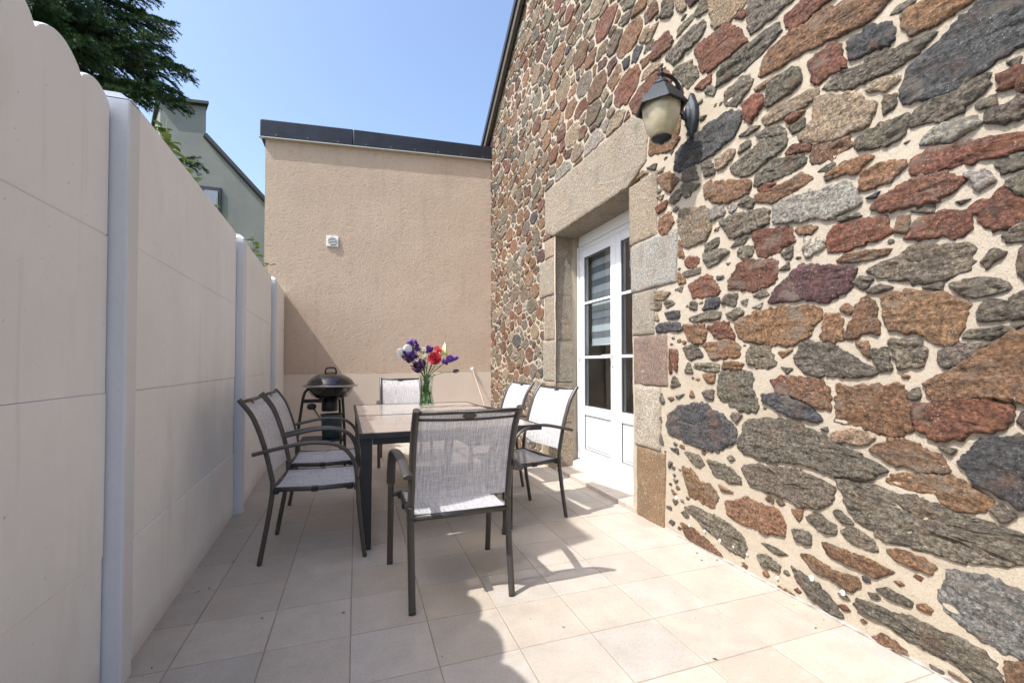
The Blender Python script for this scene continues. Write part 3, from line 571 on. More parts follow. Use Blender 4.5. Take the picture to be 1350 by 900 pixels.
# ------------------------------------------------------------------ stone house
WX = 2.0
house = empty('stone_house', (2.0, 3.6, 0))
tag(house, 'rubble stone house wall with granite door surround and white glazed double doors', 'house')
HL = (-2.0, -3.6, 0)
def wpart(mb, name, mat, **kw): return mb.build(name, mat, house, loc=HL, **kw)
PAL = {'R': (.178, .073, .043), 'B': (.240, .132, .070), 'G': (.250, .213, .158), 'D': (.080, .080, .082), 'T': (.275, .205, .135), 'L': (.32, .29, .245), 'P': (.105, .052, .048), 'E': (.20, .20, .19)}
RGH = {'R': .55, 'B': .6, 'G': 1.0, 'D': .7, 'T': .35, 'L': .5, 'P': .5, 'E': .6}
TR = """R 2231,3118 1947,3070 1824,2883 1949,2878 2149,2893
G 2053,2765 2040,2848 1649,2851 1633,2785 1749,2746 1973,2744
B 1751,2633 1731,2709 1659,2748 1363,2722 1129,2583 1212,2541 1365,2573 1507,2614 1627,2610
R 1576,2744 1607,2843 1511,2859 1481,2879 1336,2756 1383,2759 1446,2751
G 1814,2930 1812,3096 1792,3130 1534,2922 1558,2896 1666,2895 1766,2896
T 2072,3130 2095,3263 2094,3364 1821,3145 1822,3104 1904,3073 2014,3101
R 1904,3065 1862,3076 1813,3042 1853,3026
G 1716,2460 1697,2560 1546,2559 1524,2471 1604,2451
T 1735,2398 1655,2426 1436,2390 1459,2346 1699,2352
R 1485,2549 1366,2553 1340,2531 1316,2411 1367,2420 1465,2424
R 1869,2553 1770,2555 1725,2497 1820,2414
D 2430,2423 2399,2532 2230,2562 1953,2565 1869,2503 1912,2397 2105,2371 2356,2383
G 1986,2627 1974,2691 1827,2705 1788,2632 1889,2565
G 2438,3099 2265,3058 2193,2916 2280,2891 2364,3002
G 2515,3243 2222,3254 2132,3225 2133,3160 2407,3121
R 2665,3320 2630,3407 2481,3400 2421,3284 2580,3275
R 2227,2854 2087,2859 2100,2812 2175,2819
R 2706,3709 2593,3710 2577,3621 2671,3620
T 2403,3581 2288,3500 2303,3422 2374,3456
G 2383,3289 2375,3345 2235,3331 2209,3301
G 2222,3321 2182,3368 2106,3355 2107,3272 2183,3282
G 2561,3555 2511,3646 2418,3572 2434,3481
G 2137,2778 2112,2796 2059,2750 2071,2721
T 2736,3480 2628,3550 2577,3534 2664,3475
T 1779,2585 1670,2583 1627,2572 1688,2563 1770,2571
T 1467,2821 1410,2815 1376,2794 1431,2789
G 1891,2386 1811,2397 1754,2376 1821,2360
G 1783,2333 1717,2341 1631,2313 1614,2266 1657,2272
R 1597,2326 1549,2338 1503,2320 1550,2301 1589,2307
G 1582,2280 1511,2281 1512,2252 1566,2242
D 1297,2425 1302,2521 1223,2518 1131,2472 1142,2398 1242,2422
G 1416,2370 1368,2403 1255,2379 1091,2357 992,2336 1011,2323 1092,2292 1268,2293
G 1141,2513 1119,2527 1079,2514 1065,2502 1094,2496
B 1103,2430 1090,2480 1022,2486 890,2392 871,2372 996,2370 1076,2384
D 1110,2130 1098,2254 979,2302 871,2356 756,2392 635,2304 696,2126 777,2135 837,2125 907,2101 1018,2107
T 1233,2256 1204,2283 1134,2255 1119,2234 1172,2220
T 1531,2196 1467,2261 1451,2345 1289,2286 1203,2178 1241,2107 1422,2129
G 1178,2131 1172,2195 1130,2183 1141,2141
G 1076,2035 1071,2079 1018,2096 923,2095 907,2112 868,2093 864,2055 941,2003 1048,2026
R 839,2024 836,2068 778,2072 729,2064 730,1989 779,1999
G 862,1935 855,1962 779,1970 730,1960 731,1904 833,1912
G 1278,2034 1283,2070 1173,2097 1095,2074 1112,2005 1164,1988
L 1058,1950 1020,1983 1002,1985 909,1975 886,1937 947,1919 998,1933
G 888,2006 854,2013 850,1985 885,1991
G 812,2104 788,2100 798,2080
G 1030,1948 985,1954 926,1920 985,1930
T 2058,2278 2064,2334 1924,2333 1924,2290 2024,2259
G 1957,2235 1774,2272 1709,2297 1606,2277 1607,2209 1684,2168 1864,2145
R 1608,2160 1583,2183 1490,2169 1483,2122
T 1543,2216 1490,2219 1405,2162 1454,2130 1483,2151
G 1795,2069 1785,2114 1650,2152 1521,2118 1507,2068 1668,2052
R 1767,2042 1721,2057 1668,2036 1731,2017
B 1787,1985 1787,2017 1585,2012 1522,2031 1463,1985 1586,1959 1696,1945
L 1679,1838 1678,1923 1619,1934 1374,1909 1316,1907 1263,1809 1312,1786 1393,1772 1518,1804
R 1818,1831 1588,1788 1557,1713 1753,1677
B 2108,2096 2083,2206 1824,2117 1815,2052 1970,2040
T 2389,2022 2359,2133 2133,2086 2098,1919 2160,1871 2333,1872
G 2028,1943 1939,1960 1705,1917 1715,1841 1951,1825
G 2174,1753 2161,1797 2007,1787 1974,1753 2113,1703
G 2148,1803 2136,1846 2040,1862 2052,1816
R 2327,1777 2292,1809 2199,1778 2213,1733 2293,1736
G 1910,1738 1889,1766 1809,1746 1810,1706 1869,1690
B 2576,2034 2575,2141 2463,2152 2426,2064 2496,2001
B 2605,2431 2491,2428 2371,2328 2477,2282
G 2342,2387 2245,2366 2194,2268 2343,2307
G 2180,2338 2105,2362 2059,2251 2143,2257
G 2365,2236 2343,2297 2181,2235 2302,2193
B 2156,2206 2095,2220 2096,2119 2145,2137
L 2109,2032 2073,2057 2004,2033 1993,1986 2074,1971
L 1971,2013 1927,2033 1907,2000 1939,1977
G 1896,2005 1855,2025 1796,1988 1816,1958
L 1523,1682 1511,1715 1425,1685 1426,1644 1505,1620
B 1557,1764 1541,1774 1459,1751 1474,1730 1541,1738
G 1639,1673 1581,1690 1582,1638 1614,1638
G 1648,1592 1598,1619 1599,1589
G 1952,1782 1919,1804 1838,1807 1858,1784
R 1982,1554 1975,1605 1879,1688 1673,1647 1666,1541 1765,1507 1902,1541
R 2615,2229 2493,2240 2509,2194 2591,2183
G 2726,2558 2604,2539 2621,2503
G 2639,2472 2522,2483 2539,2458
T 2623,2308 2532,2291 2557,2268
G 1893,2293 1871,2334 1821,2327 1822,2303
B 1477,2055 1469,2116 1372,2119 1301,2098 1296,2062 1333,2047 1400,2036
G 1442,2005 1407,2015 1414,2000
G 1408,1949 1400,2008 1373,2010 1361,1958
G 2349,1713 2187,1714 2188,1686 2321,1683
G 2478,2225 2416,2264 2372,2268 2358,2213 2432,2198
B 1414,1969 1334,1994 1231,1984 1214,1971 1279,1934 1374,1953
B 1274,1890 1267,1913 1181,1937 1103,1900 1103,1883 1161,1840 1262,1853
R 1094,1849 1088,1894 1030,1915 910,1891 809,1862 732,1834 733,1801 827,1811 919,1816 1060,1836
R 1220,1762 1178,1803 1060,1824 996,1815 932,1768 971,1717 1179,1733
L 928,1787 869,1773 851,1725 893,1710
G 841,1782 810,1793 765,1783 766,1750 832,1748
R 908,1655 822,1704 791,1653 761,1623 769,1583 846,1559 868,1578
G 815,1711 783,1728 750,1724 751,1629 784,1665
G 946,1692 901,1692 938,1684
G 1084,1705 1071,1718 1015,1705 1016,1677
R 1097,1604 1082,1675 980,1666 918,1651 923,1583 931,1570 999,1580
B 1137,1639 1126,1695 1091,1684 1097,1633
R 1409,1626 1404,1700 1364,1729 1312,1734 1158,1702 1153,1643 1283,1615 1378,1619
D 1239,1810 1199,1818 1211,1803
B 1366,1575 1327,1593 1159,1578 1176,1558 1284,1554
G 1244,1504 1123,1551 1064,1572 908,1527 909,1459 1001,1423 1075,1430 1199,1470
G 883,1464 858,1499 833,1483 874,1446
G 835,1538 810,1556 769,1568 770,1520 821,1517
G 798,1411 790,1492 770,1501 772,1358
G 1363,1763 1275,1758 1270,1747 1350,1749
R 2294,1624 2113,1662 2032,1536 2241,1534
P 1702,1439 1684,1490 1575,1562 1543,1603 1448,1569 1297,1537 1310,1442 1422,1401 1561,1431
B 1925,1366 1747,1405 1501,1394 1440,1373 1444,1328 1502,1255 1564,1215 1679,1220 1796,1233 1915,1280
B 1438,1237 1423,1346 1382,1342 1350,1312 1351,1239 1384,1214
R 2141,1350 1989,1368 1926,1264 2070,1277
B 2346,1366 2166,1370 2142,1304 2193,1241 2298,1285
B 2174,1241 1969,1262 1895,1229 1891,1162 2119,1152
G 2354,1228 2231,1243 2168,1166 2286,1149
G 1855,1169 1835,1210 1714,1214 1663,1120 1733,1096 1836,1120
D 2177,1455 2139,1515 2044,1502 2056,1459
G 2027,1473 1999,1513 1912,1517 1924,1451
G 1989,1407 1903,1427 1873,1403 1935,1371
G 2303,1411 2190,1428 2034,1425 2034,1390 2243,1382
G 1584,1149 1525,1228 1418,1216 1221,1095 1244,1073 1490,1064
G 2062,986 2043,1071 2026,1085 1827,1079 1818,1039 1838,1005 1781,904 1791,879 1910,868 2039,917
R 1707,1042 1622,1056 1603,968 1665,968
B 1601,1064 1427,1045 1407,1011 1401,917 1456,926 1591,972
D 1763,930 1762,961 1665,975 1507,921 1443,872 1464,852 1608,875
G 1803,1484 1737,1503 1710,1479 1756,1470
L 1813,1425 1747,1441 1766,1415
L 1882,1467 1842,1474 1852,1450
T 2699,1615 2630,1637 2469,1607 2532,1564 2665,1583
G 2691,1515 2682,1569 2572,1543 2581,1502
G 2532,1538 2500,1560 2424,1524 2501,1508
D 2525,1474 2381,1469 2381,1429 2486,1429
G 2423,1615 2343,1627 2358,1590
B 1662,1181 1588,1190 1637,1150
G 1642,1105 1589,1098 1613,1079
B 2020,1102 2003,1129 1876,1120 1886,1095
G 2246,1101 2233,1125 2049,1116 2049,1080 2157,1088
B 2182,1055 2084,1062 2085,1017 2133,1015
G 2183,944 2097,967 2098,913 2146,918
G 2468,967 2444,1044 2371,981
R 2465,1222 2405,1210 2406,1080 2443,1100
G 2335,1071 2300,1130 2260,1063
G 2289,1478 2268,1514 2222,1498 2229,1461
G 2596,855 2570,920 2539,859
G 2423,909 2343,929 2386,901
B 2288,918 2274,947 2255,920
T 2632,1432 2614,1479 2590,1428
B 1190,1316 1184,1388 1146,1401 1038,1387 993,1367 923,1325 927,1299 953,1211 970,1193 1032,1207 1069,1234 1180,1260
B 1338,1238 1294,1320 1287,1371 1257,1399 1217,1368 1208,1249 1271,1235
B 1349,1362 1330,1376 1302,1353 1318,1335
G 1165,1216 1069,1211 1046,1176 1052,1114 1135,1102 1150,1162
G 1231,1182 1181,1187 1166,1096 1204,1095
B 1295,1213 1242,1214 1243,1145
B 1053,1041 998,1082 859,1175 826,1219 791,1226 742,1222 745,990 795,1000 865,1019 1030,986
G 1005,1164 949,1184 885,1187 897,1166 976,1117 1001,1125
G 938,1215 924,1235 844,1240 794,1243 833,1219 881,1207
G 893,1290 883,1325 831,1323 806,1349 740,1344 741,1250 873,1270
G 975,1407 909,1412 827,1387 834,1363 906,1354 938,1369
G 1292,1468 1267,1486 1227,1469 1256,1440
G 1245,1422 1205,1441 1151,1423 1200,1409
G 1059,1408 997,1417 998,1389
B 1381,919 1367,1027 1304,1010 1239,1033 1136,1040 1107,945 1098,865 1181,836 1264,858 1376,866
R 1099,958 1077,971 884,998 833,982 828,943 845,911 967,860 1028,842 1084,873
G 1101,1004 1077,1026 1072,994 1092,987
D 2509,707 2492,786 2373,853 2190,878 2040,833 1942,780 1933,688 2032,620 2131,610 2361,628 2478,660
G 1923,656 1912,717 1850,816 1666,842 1530,840 1390,771 1183,703 1256,643 1425,635 1556,656 1766,621
T 1424,775 1383,819 1306,842 1219,821 1271,787 1370,781
G 2144,540 2010,550 1945,525 1904,472 2000,453 2091,466
G 1903,564 1758,591 1572,609 1461,586 1386,571 1400,521 1470,466 1551,442 1671,473 1835,469
B 2363,451 2280,450 2215,390 2128,403 2058,333 2105,266 2203,282 2309,290
G 2340,553 2239,563 2175,510 2201,486 2279,507
B 2013,328 1835,396 1742,384 1656,380 1636,282 1744,251 1907,251 2002,271
G 2351,200 2256,229 1981,218 1888,175 1868,134 1874,74 1983,64 2107,113 2243,158
B 2395,94 2257,88 2050,20 2017,-14 2169,-18 2332,13
G 1599,325 1515,326 1515,283 1576,282
G 1525,400 1477,429 1402,406 1395,375 1464,365
B 2057,417 1936,401 2034,392
G 1963,829 1941,848 1890,837 1921,800
D 2487,557 2405,561 2398,533
G 2496,422 2488,465 2468,459
G 2444,353 2414,355 2429,342
B 2467,282 2422,269 2445,257
G 2453,220 2408,218 2438,194
G 1988,589 1960,603 1939,590 1971,575
G 2580,740 2580,766 2564,721
G 2590,581 2573,636 2550,566
B 1598,413 1551,424 1551,391 1567,379
D 1458,825 1423,833 1423,823
B 1245,770 1160,824 1114,828 1015,789 992,740 1057,725 1172,729
B 1194,652 1167,685 1048,716 977,716 889,682 875,650 913,621 970,611 1049,643 1116,648
G 1386,611 1297,620 1117,619 930,592 801,572 752,567 753,511 837,476 932,441 1085,429 1214,421 1330,482
D 951,775 939,809 886,870 796,889 747,897 735,660 800,668 874,696 916,726
G 873,636 853,655 821,633 850,606
G 1024,826 972,816 980,804
G 1394,462 1374,478 1318,441 1356,428
D 804,936 792,966 779,949 792,923
B 1454,314 1319,315 1228,312 1165,300 1228,256 1280,265 1428,271
B 1555,221 1511,229 1386,202 1304,214 1297,192 1337,153 1403,169 1493,164
G 1612,141 1561,125 1484,114 1430,87 1355,22 1405,13 1485,24 1571,83
B 1181,378 1143,400 1074,391 1038,377 1044,356 1099,351 1164,361
G 1218,209 1200,225 1107,217 1114,199 1194,201
G 1321,106 1298,131 1160,141 1035,158 952,156 896,150 868,103 855,49 903,28 917,84 1036,72 1116,61 1195,92 1291,81
E 1018,329 986,382 922,400 804,397 741,391 743,231 807,198 886,189 978,217 1016,259
B 1247,0 1203,33 1136,19 1104,-13 1149,-19
G 1049,14 1020,11 1020,-3
B 1672,8 1588,1 1603,-26 1656,-23
G 1379,394 1301,421 1234,397 1227,359 1318,365
G 1790,188 1720,195 1621,185 1686,168
G 1791,116 1744,135 1665,118 1676,89 1768,75
R 1805,-3 1745,-11 1769,-37"""
def inside(p, poly):
    c = False; n = len(poly); x, y = p
    for i in range(n):
        x0, y0 = poly[i]; x1, y1 = poly[(i + 1) % n]
        if (y0 > y) != (y1 > y) and x < (x1 - x0) * (y - y0) / (y1 - y0) + x0: c = not c
    return c
def area(p): return .5 * sum(p[i][0] * p[(i + 1) % len(p)][1] - p[(i + 1) % len(p)][0] * p[i][1] for i in range(len(p)))
def centroid(p):
    a = area(p); n = len(p)
    if abs(a) < 1e-9: return (sum(q[0] for q in p) / n, sum(q[1] for q in p) / n)
    cx = sum((p[i][0] + p[(i + 1) % n][0]) * (p[i][0] * p[(i + 1) % n][1] - p[(i + 1) % n][0] * p[i][1]) for i in range(n)) / (6 * a)
    cy = sum((p[i][1] + p[(i + 1) % n][1]) * (p[i][0] * p[(i + 1) % n][1] - p[(i + 1) % n][0] * p[i][1]) for i in range(n)) / (6 * a)
    return cx, cy
def clip(p, nx, ny, d):                     # keep nx*x+ny*y <= d
    out = []
    for i in range(len(p)):
        a = p[i]; b = p[(i + 1) % len(p)]; da = nx * a[0] + ny * a[1] - d; db = nx * b[0] + ny * b[1] - d
        if da <= 0: out.append(a)
        if (da < 0 < db) or (db < 0 < da):
            t = da / (da - db); out.append((a[0] + (b[0] - a[0]) * t, a[1] + (b[1] - a[1]) * t))
    return out
def hull(pts):
    pts = sorted(set(pts)); lo = []; up = []
    for p in pts:
        while len(lo) > 1 and (lo[-1][0] - lo[-2][0]) * (p[1] - lo[-2][1]) - (lo[-1][1] - lo[-2][1]) * (p[0] - lo[-2][0]) <= 0: lo.pop()
        lo.append(p)
    for p in pts[::-1]:
        while len(up) > 1 and (up[-1][0] - up[-2][0]) * (p[1] - up[-2][1]) - (up[-1][1] - up[-2][1]) * (p[0] - up[-2][0]) <= 0: up.pop()
        up.append(p)
    return lo[:-1] + up[:-1]
def chaikin(p, r=.2):
    out = []
    for i in range(len(p)):
        a = p[i]; b = p[(i + 1) % len(p)]
        out += [(a[0] + (b[0] - a[0]) * r, a[1] + (b[1] - a[1]) * r), (a[0] + (b[0] - a[0]) * (1 - r), a[1] + (b[1] - a[1]) * (1 - r))]
    return out
def resample(p, s):
    out = []
    for i in range(len(p)):
        a = p[i]; b = p[(i + 1) % len(p)]; L = math.hypot(b[0] - a[0], b[1] - a[1]); n = max(1, int(round(L / s)))
        for k in range(n): out.append((a[0] + (b[0] - a[0]) * k / n, a[1] + (b[1] - a[1]) * k / n))
    return out

def grow(p, g):
    if area(p) < 0: p = p[::-1]
    n = len(p); out = []
    for i in range(n):
        a, b_, c = p[i - 1], p[i], p[(i + 1) % n]
        e1 = V((b_[0] - a[0], b_[1] - a[1])); e2 = V((c[0] - b_[0], c[1] - b_[1]))
        if e1.length < 1e-6 or e2.length < 1e-6: out.append(b_); continue
        n1 = V((e1.y, -e1.x)).normalized(); n2 = V((e2.y, -e2.x)).normalized(); m2 = n1 + n2
        if m2.length < .3: out.append(b_); continue
        m2.normalize(); k = g / max(.6, m2.dot(n1)); out.append((b_[0] + m2.x * k, b_[1] + m2.y * k))
    return out
traced = []
for l in TR.strip().split('\n'):
    q = l.split(); traced.append((q[0], [tuple(int(v) / 1000 for v in a.split(',')) for a in q[1:]]))
lintel = [(4.56, 3.05), (2.88, 3.03), (2.745, 2.93), (2.70, 2.78), (2.72, 2.61), (2.95, 2.50), (4.36, 2.50), (4.57, 2.60)]
jambs = [  # (outer y, arris y, z0, z1, colour)
    ('n', 2.60, 2.945, 2.035, 2.495, (.40, .33, .24)), ('n', 2.405, 2.925, 1.665, 2.025, (.42, .40, .35)), ('n', 2.64, 2.905, 1.335, 1.655, (.40, .36, .29)),
    ('n', 2.50, 2.895, .965, 1.325, (.29, .205, .165)), ('n', 2.575, 2.875, .515, .955, (.56, .50, .40)), ('n', 2.54, 2.855, -.03, .505, (.31, .20, .11)),
    ('f', 4.58, 4.345, 2.29, 2.495, (.42, .33, .24)), ('f', 4.735, 4.345, 1.875, 2.28, (.38, .33, .26)), ('f', 4.60, 4.335, 1.385, 1.865, (.37, .31, .23)),
    ('f', 4.63, 4.325, .935, 1.375, (.38, .34, .27)), ('f', 4.56, 4.315, .50, .925, (.38, .30, .22)), ('f', 4.66, 4.30, -.03, .49, (.36, .29, .21))]
obst = [hull(p) for c, p in traced] + [hull(lintel)]
for s_, yo, ya, z0, z1, c in jambs: obst.append([(min(yo, ya), z0), (max(yo, ya), z0), (max(yo, ya), z1), (min(yo, ya), z1)])
door_rc = [(2.86, -.1), (4.33, -.1), (4.33, 2.55), (2.86, 2.55)]
zone = [(2.62, 3.75), (.74, 2.33), (.74, .10), (1.05, -.10), (2.60, -.10), (2.58, .5), (2.62, .95), (2.52, 1.0), (2.48, 1.34), (2.60, 1.38), (2.66, 1.66), (2.40, 1.7), (2.38, 2.04), (2.6, 2.05), (2.70, 2.55), (2.68, 2.95)]

mbs = MB(); mbs.cols = []
def stone(poly, h, s, col, rough, seed, dig=0.0):
    if area(poly) < 0: poly = poly[::-1]
    A = area(poly)
    if A < 1.2e-4: return
    rr = random.Random(seed)
    p = resample(poly, s); n = len(p)
    if n < 5: p = resample(poly, s * .5); n = len(p)
    c = centroid(poly); rin = math.sqrt(A / math.pi)
    asp = max(1.0, (sum(math.hypot(poly[i][0] - poly[i - 1][0], poly[i][1] - poly[i - 1][1]) for i in range(len(poly))) / (2 * math.pi * rin)) ** 1.6)
    rb = rin / asp
    am = min(.014, rb * .26)
    q = []
    for (y, z) in p:
        k = am * (1.1 * fb(y, z, 14, 3, seed * 3.1) + .9 * fb(y, z, 50, 3, seed))
        d = V((y - c[0], z - c[1])); L = d.length or 1
        q.append((y + d.x / L * k, z + d.y / L * k))
    ds = [0, .0012, .005, .013, .024]
    dd = .024
    stp = max(s * 1.3, rb / 9)
    while dd + stp < rb * .92: dd += stp; ds.append(dd)
    ds = [d for d in ds if d < rb * .9]
    ey = max(q_[0] for q_ in poly) - min(q_[0] for q_ in poly); ez = max(q_[1] for q_ in poly) - min(q_[1] for q_ in poly)
    tilt = (rr.uniform(-1, 1) * min(.04, .008 / ey), rr.uniform(-1, 1) * min(.06, .008 / ez))
    base = len(mbs.v); verts = []; cols = []
    kk = rr.uniform(.82, 1.2)
    for ri, d in enumerate(ds):
        t = 1 - d / rb
        e = min(1.0, d / .010); prof = -.012 + (h + .012) * (0 if ri == 0 else .62 + .38 * (1 - (1 - e) ** 1.8))
        for (y, z) in q:
            yy = c[0] + (y - c[0]) * t; zz = c[1] + (z - c[1]) * t
            hh = prof + (tilt[0] * (yy - c[0]) + tilt[1] * (zz - c[1])) * e
            if ri >= 1:
                hh += e * (.0075 * rough + .0035) * (1 if c[0] < 3.2 else .55) * (noise.fractal(V((seed, yy * 9, zz * 26)), .9, 2.1, 4) + .5 * noise.fractal(V((seed, yy * 34, zz * 60)), .9, 2.1, 2))
            verts.append((WX - hh - dig, yy, zz))
    hh = h; verts.append((WX - hh - dig, c[0], c[1]))
    m_ = len(ds); fs = []
    for i in range(m_ - 1):
        for j in range(n): fs.append((i * n + j, (i + 1) * n + j, (i + 1) * n + (j + 1) % n, i * n + (j + 1) % n))
    for j in range(n): fs.append(((m_ - 1) * n + j, len(verts) - 1, (m_ - 1) * n + (j + 1) % n))
    mbs.add(verts, [f[::-1] for f in fs], 0, True)
    kk *= .80; cc = (col[0] * kk, col[1] * kk, col[2] * kk, rough); mbs.cols += [cc] * len(verts)

rs = random.Random(21)
for i, (cd, poly) in enumerate(traced):
    near = min(math.hypot(y, z - 1.1) for y, z in poly)
    big = abs(area(poly)) > .004
    cl = tuple(x * rs.uniform(.96, 1.04) for x in PAL[cd])
    pl = chaikin(grow(poly, .0085), .13)
    cy = centroid(poly)
    low = max(0, .9 - cy[1]) if cy[0] < 2.7 else 0
    stone(pl, rs.uniform(.008, .018) * (1 if low < .2 else .8), .009 if big else .006, cl, RGH[cd], i + 1)

# little pinning stones in the wide joints
def segd(p, a, b_):
    ax, ay = b_[0] - a[0], b_[1] - a[1]; t = max(0, min(1, ((p[0] - a[0]) * ax + (p[1] - a[1]) * ay) / (ax * ax + ay * ay + 1e-12)))
    return math.hypot(p[0] - a[0] - ax * t, p[1] - a[1] - ay * t)
gp = [grow(p, .0085) for c, p in traced]
gb = [(min(q[0] for q in p), max(q[0] for q in p), min(q[1] for q in p), max(q[1] for q in p), p) for p in gp + obst[len(traced):]]
pins = []
for _ in range(1500):
    y = rs.uniform(.75, 2.75); z = rs.uniform(.02, 3.6)
    if not inside((y, z), zone): continue
    d = .034
    for (a0, a1, b0, b1, p) in gb:
        if y < a0 - .04 or y > a1 + .04 or z < b0 - .04 or z > b1 + .04: continue
        if inside((y, z), p): d = 0; break
        d = min(d, min(segd((y, z), p[i - 1], p[i]) for i in range(len(p))))
        if d < .018: break
    if d < .018: continue
    for (y2, z2, r2) in pins: d = min(d, math.hypot(y - y2, z - z2) - r2)
    if d < .019: continue
    r = min(.032, d - .004) * (1.1 if rs.random() < .5 else .85); pins.append((y, z, r)); k = rs.randint(4, 5); t0 = rs.uniform(0, 6.28)
    p = [(y + r * math.cos(t0 + 6.283 * i / k) * rs.uniform(.8, 1.5), z + r * rs.uniform(.4, .9) * math.sin(t0 + 6.283 * i / k)) for i in range(k)]
    cd = rs.choice('GGGBBRD'); stone(chaikin(p, .06), rs.uniform(.004, .010), .006, PAL[cd], RGH[cd], 9000 + len(pins))
print('pins', len(pins))

# filler rubble everywhere the traced stones are not: a power diagram of mixed sizes
def in_zone(y, z): return inside((y, z), zone)
YMIN, YMAX, ZMAX = -2.9, 7.03, 7.9
def verge(y): return 7.95 - abs(y - 2.05) * .68
seeds = []; grid = {}
AS = 1.45
def ok(y, z, r, fac):
    gy, gz = int(y / .2), int(z / .2)
    for a in range(gy - 3, gy + 4):
        for b_ in range(gz - 3, gz + 4):
            for (y2, z2, r2) in grid.get((a, b_), ()):
                if math.hypot((y - y2) / AS, z - z2) < (r + r2) * fac: return False
    return True
for r, tries, fac in [(.115, 2600, 1.02), (.085, 9000, .98), (.058, 30000, .95), (.036, 75000, .95)]:
    for _ in range(tries):
        y = rs.uniform(YMIN, YMAX); z = rs.uniform(-.05, ZMAX)
        if z > verge(y) + .05: continue
        if r < .05 and (y < .3 or z > 6.2): continue
        if in_zone(y, z) or inside((y, z), door_rc): continue
        r1 = r * rs.uniform(.85, 1.15) * (.8 if y > 4.3 else 1)
        if any(inside((y, z), o) for o in obst if abs(o[0][0] - y) < 2): continue
        if ok(y, z, r1, fac):
            s_ = (y, z, r1); seeds.append(s_); grid.setdefault((int(y / .2), int(z / .2)), []).append(s_)
print('seeds', len(seeds))
oc = []
for o in obst + [door_rc]:
    ys_ = [p[0] for p in o]; zs_ = [p[1] for p in o]; oc.append((min(ys_), max(ys_), min(zs_), max(zs_), o))
FILL = ['R'] * 14 + ['B'] * 26 + ['G'] * 36 + ['D'] * 5 + ['T'] * 13 + ['L'] * 4 + ['P'] * 2
for k, (y, z, r) in enumerate(seeds):
    sy = y / AS; p = [(sy - .3, z - .3), (sy + .3, z - .3), (sy + .3, z + .3), (sy - .3, z + .3)]
    # slanted start so cells are not all upright
    gy, gz = int(y / .2), int(z / .2)
    for a in range(gy - 4, gy + 5):
        for b_ in range(gz - 3, gz + 4):
            for (y2, z2, r2) in grid.get((a, b_), ()):
                if y2 == y and z2 == z: continue
                dx, dz = y2 / AS - sy, z2 - z; D2 = dx * dx + dz * dz
                if D2 > .36: continue
                p = clip(p, dx, dz, dx * sy + dz * z + .5 * (D2 + r * r - r2 * r2))
                if len(p) < 3: break
            if len(p) < 3: break
        if len(p) < 3: break
    if len(p) < 3: continue
    p = [(a * AS, b_) for a, b_ in p]
    g = rs.uniform(.0055, .012)
    for (a0, a1, b0, b1, o) in oc:
        if y < a0 - .4 or y > a1 + .4 or z < b0 - .35 or z > b1 + .35: continue
        best = None
        oo = o if area(o) > 0 else o[::-1]
        for i in range(len(oo)):
            e0 = oo[i]; e1 = oo[(i + 1) % len(oo)]; ex, ez = e1[0] - e0[0], e1[1] - e0[1]; L = math.hypot(ex, ez)
            if L < 1e-6: continue
            nx, nz = ez / L, -ex / L; dd = nx * (y - e0[0]) + nz * (z - e0[1])
            if best is None or dd > best[0]: best = (dd, nx, nz, e0)
        dd, nx, nz, e0 = best
        p = clip(p, -nx, -nz, -(nx * e0[0] + nz * e0[1]) - .004)
        if len(p) < 3: break
    if len(p) < 3: continue
    # trim to the wall outline
    for (nx, nz, d) in [(0, -1, -.01), (1, 0, YMAX), (-1, 0, -YMIN), (.68, 1, 7.95 + .68 * 2.05 - .03), (-.68, 1, 7.95 - .68 * 2.05 - .03)]:
        p = clip(p, nx, nz, d)
        if len(p) < 3: break
    if len(p) < 3: continue
    if area(p) < 0: p = p[::-1]
    P0 = list(p)
    for i in range(len(P0)):
        e0 = P0[i]; e1 = P0[(i + 1) % len(P0)]; ex, ez = e1[0] - e0[0], e1[1] - e0[1]; L = math.hypot(ex, ez)
        if L < 1e-6: continue
        nx, nz = ez / L, -ex / L; p = clip(p, nx, nz, nx * e0[0] + nz * e0[1] - g)
        if len(p) < 3: break
    if len(p) < 3 or area(p) < 5e-4: continue
    p = chaikin(p, rs.uniform(.07, .15))
    vis = y > .2 and z < 6.3
    sp = (.016 if y < 4.2 else .022) if vis else .05
    cd = rs.choice(FILL); cl = PAL[cd]
    kq = rs.uniform(.8, 1.12)
    if cd == 'G' and rs.random() < .4: cl = (.30, .225, .145)
    stone(p, rs.uniform(.004, .012) if y > 2.9 else rs.uniform(.006, .016), sp, tuple(x * kq * rs.uniform(.96, 1.04) for x in cl), RGH[cd], 500 + k)
stones_ob = wpart(mbs, 'stonework', 'stone')
print('stone verts', len(mbs.v))

# mortar face
mbm = MB(); idx = {}
step = .035
def mort(y, z):
    nearb = max(0, min(1, (3 - y) / 1.5))
    return WX + .002 - .006 * fb(y, z, 3.2, 4, 2.2) - .003 * fb(y, z, 14, 3, 5.)
ny = int((YMAX - YMIN) / step) + 1; nzz = int((8.0 + .1) / step)
def mid(i, j):
    if (i, j) not in idx:
        y = YMIN + i * step; z = -.1 + j * step; z = min(z, verge(y) - .005)
        idx[(i, j)] = len(mbm.v); mbm.v.append((mort(y, z), y, z))
    return idx[(i, j)]
for i in range(ny):
    for j in range(nzz):
        y = YMIN + (i + .5) * step; z = -.1 + (j + .5) * step
        if z - step * .5 > verge(y): continue
        if 2.90 < y < 4.30 and z < 2.56: continue
        if 2.80 < y < 4.45 and 2.5 < z < 2.98: continue
        mbm.f.append([mid(i, j), mid(i, j + 1), mid(i + 1, j + 1), mid(i + 1, j)]); mbm.mi.append(0); mbm.sm.append(True)
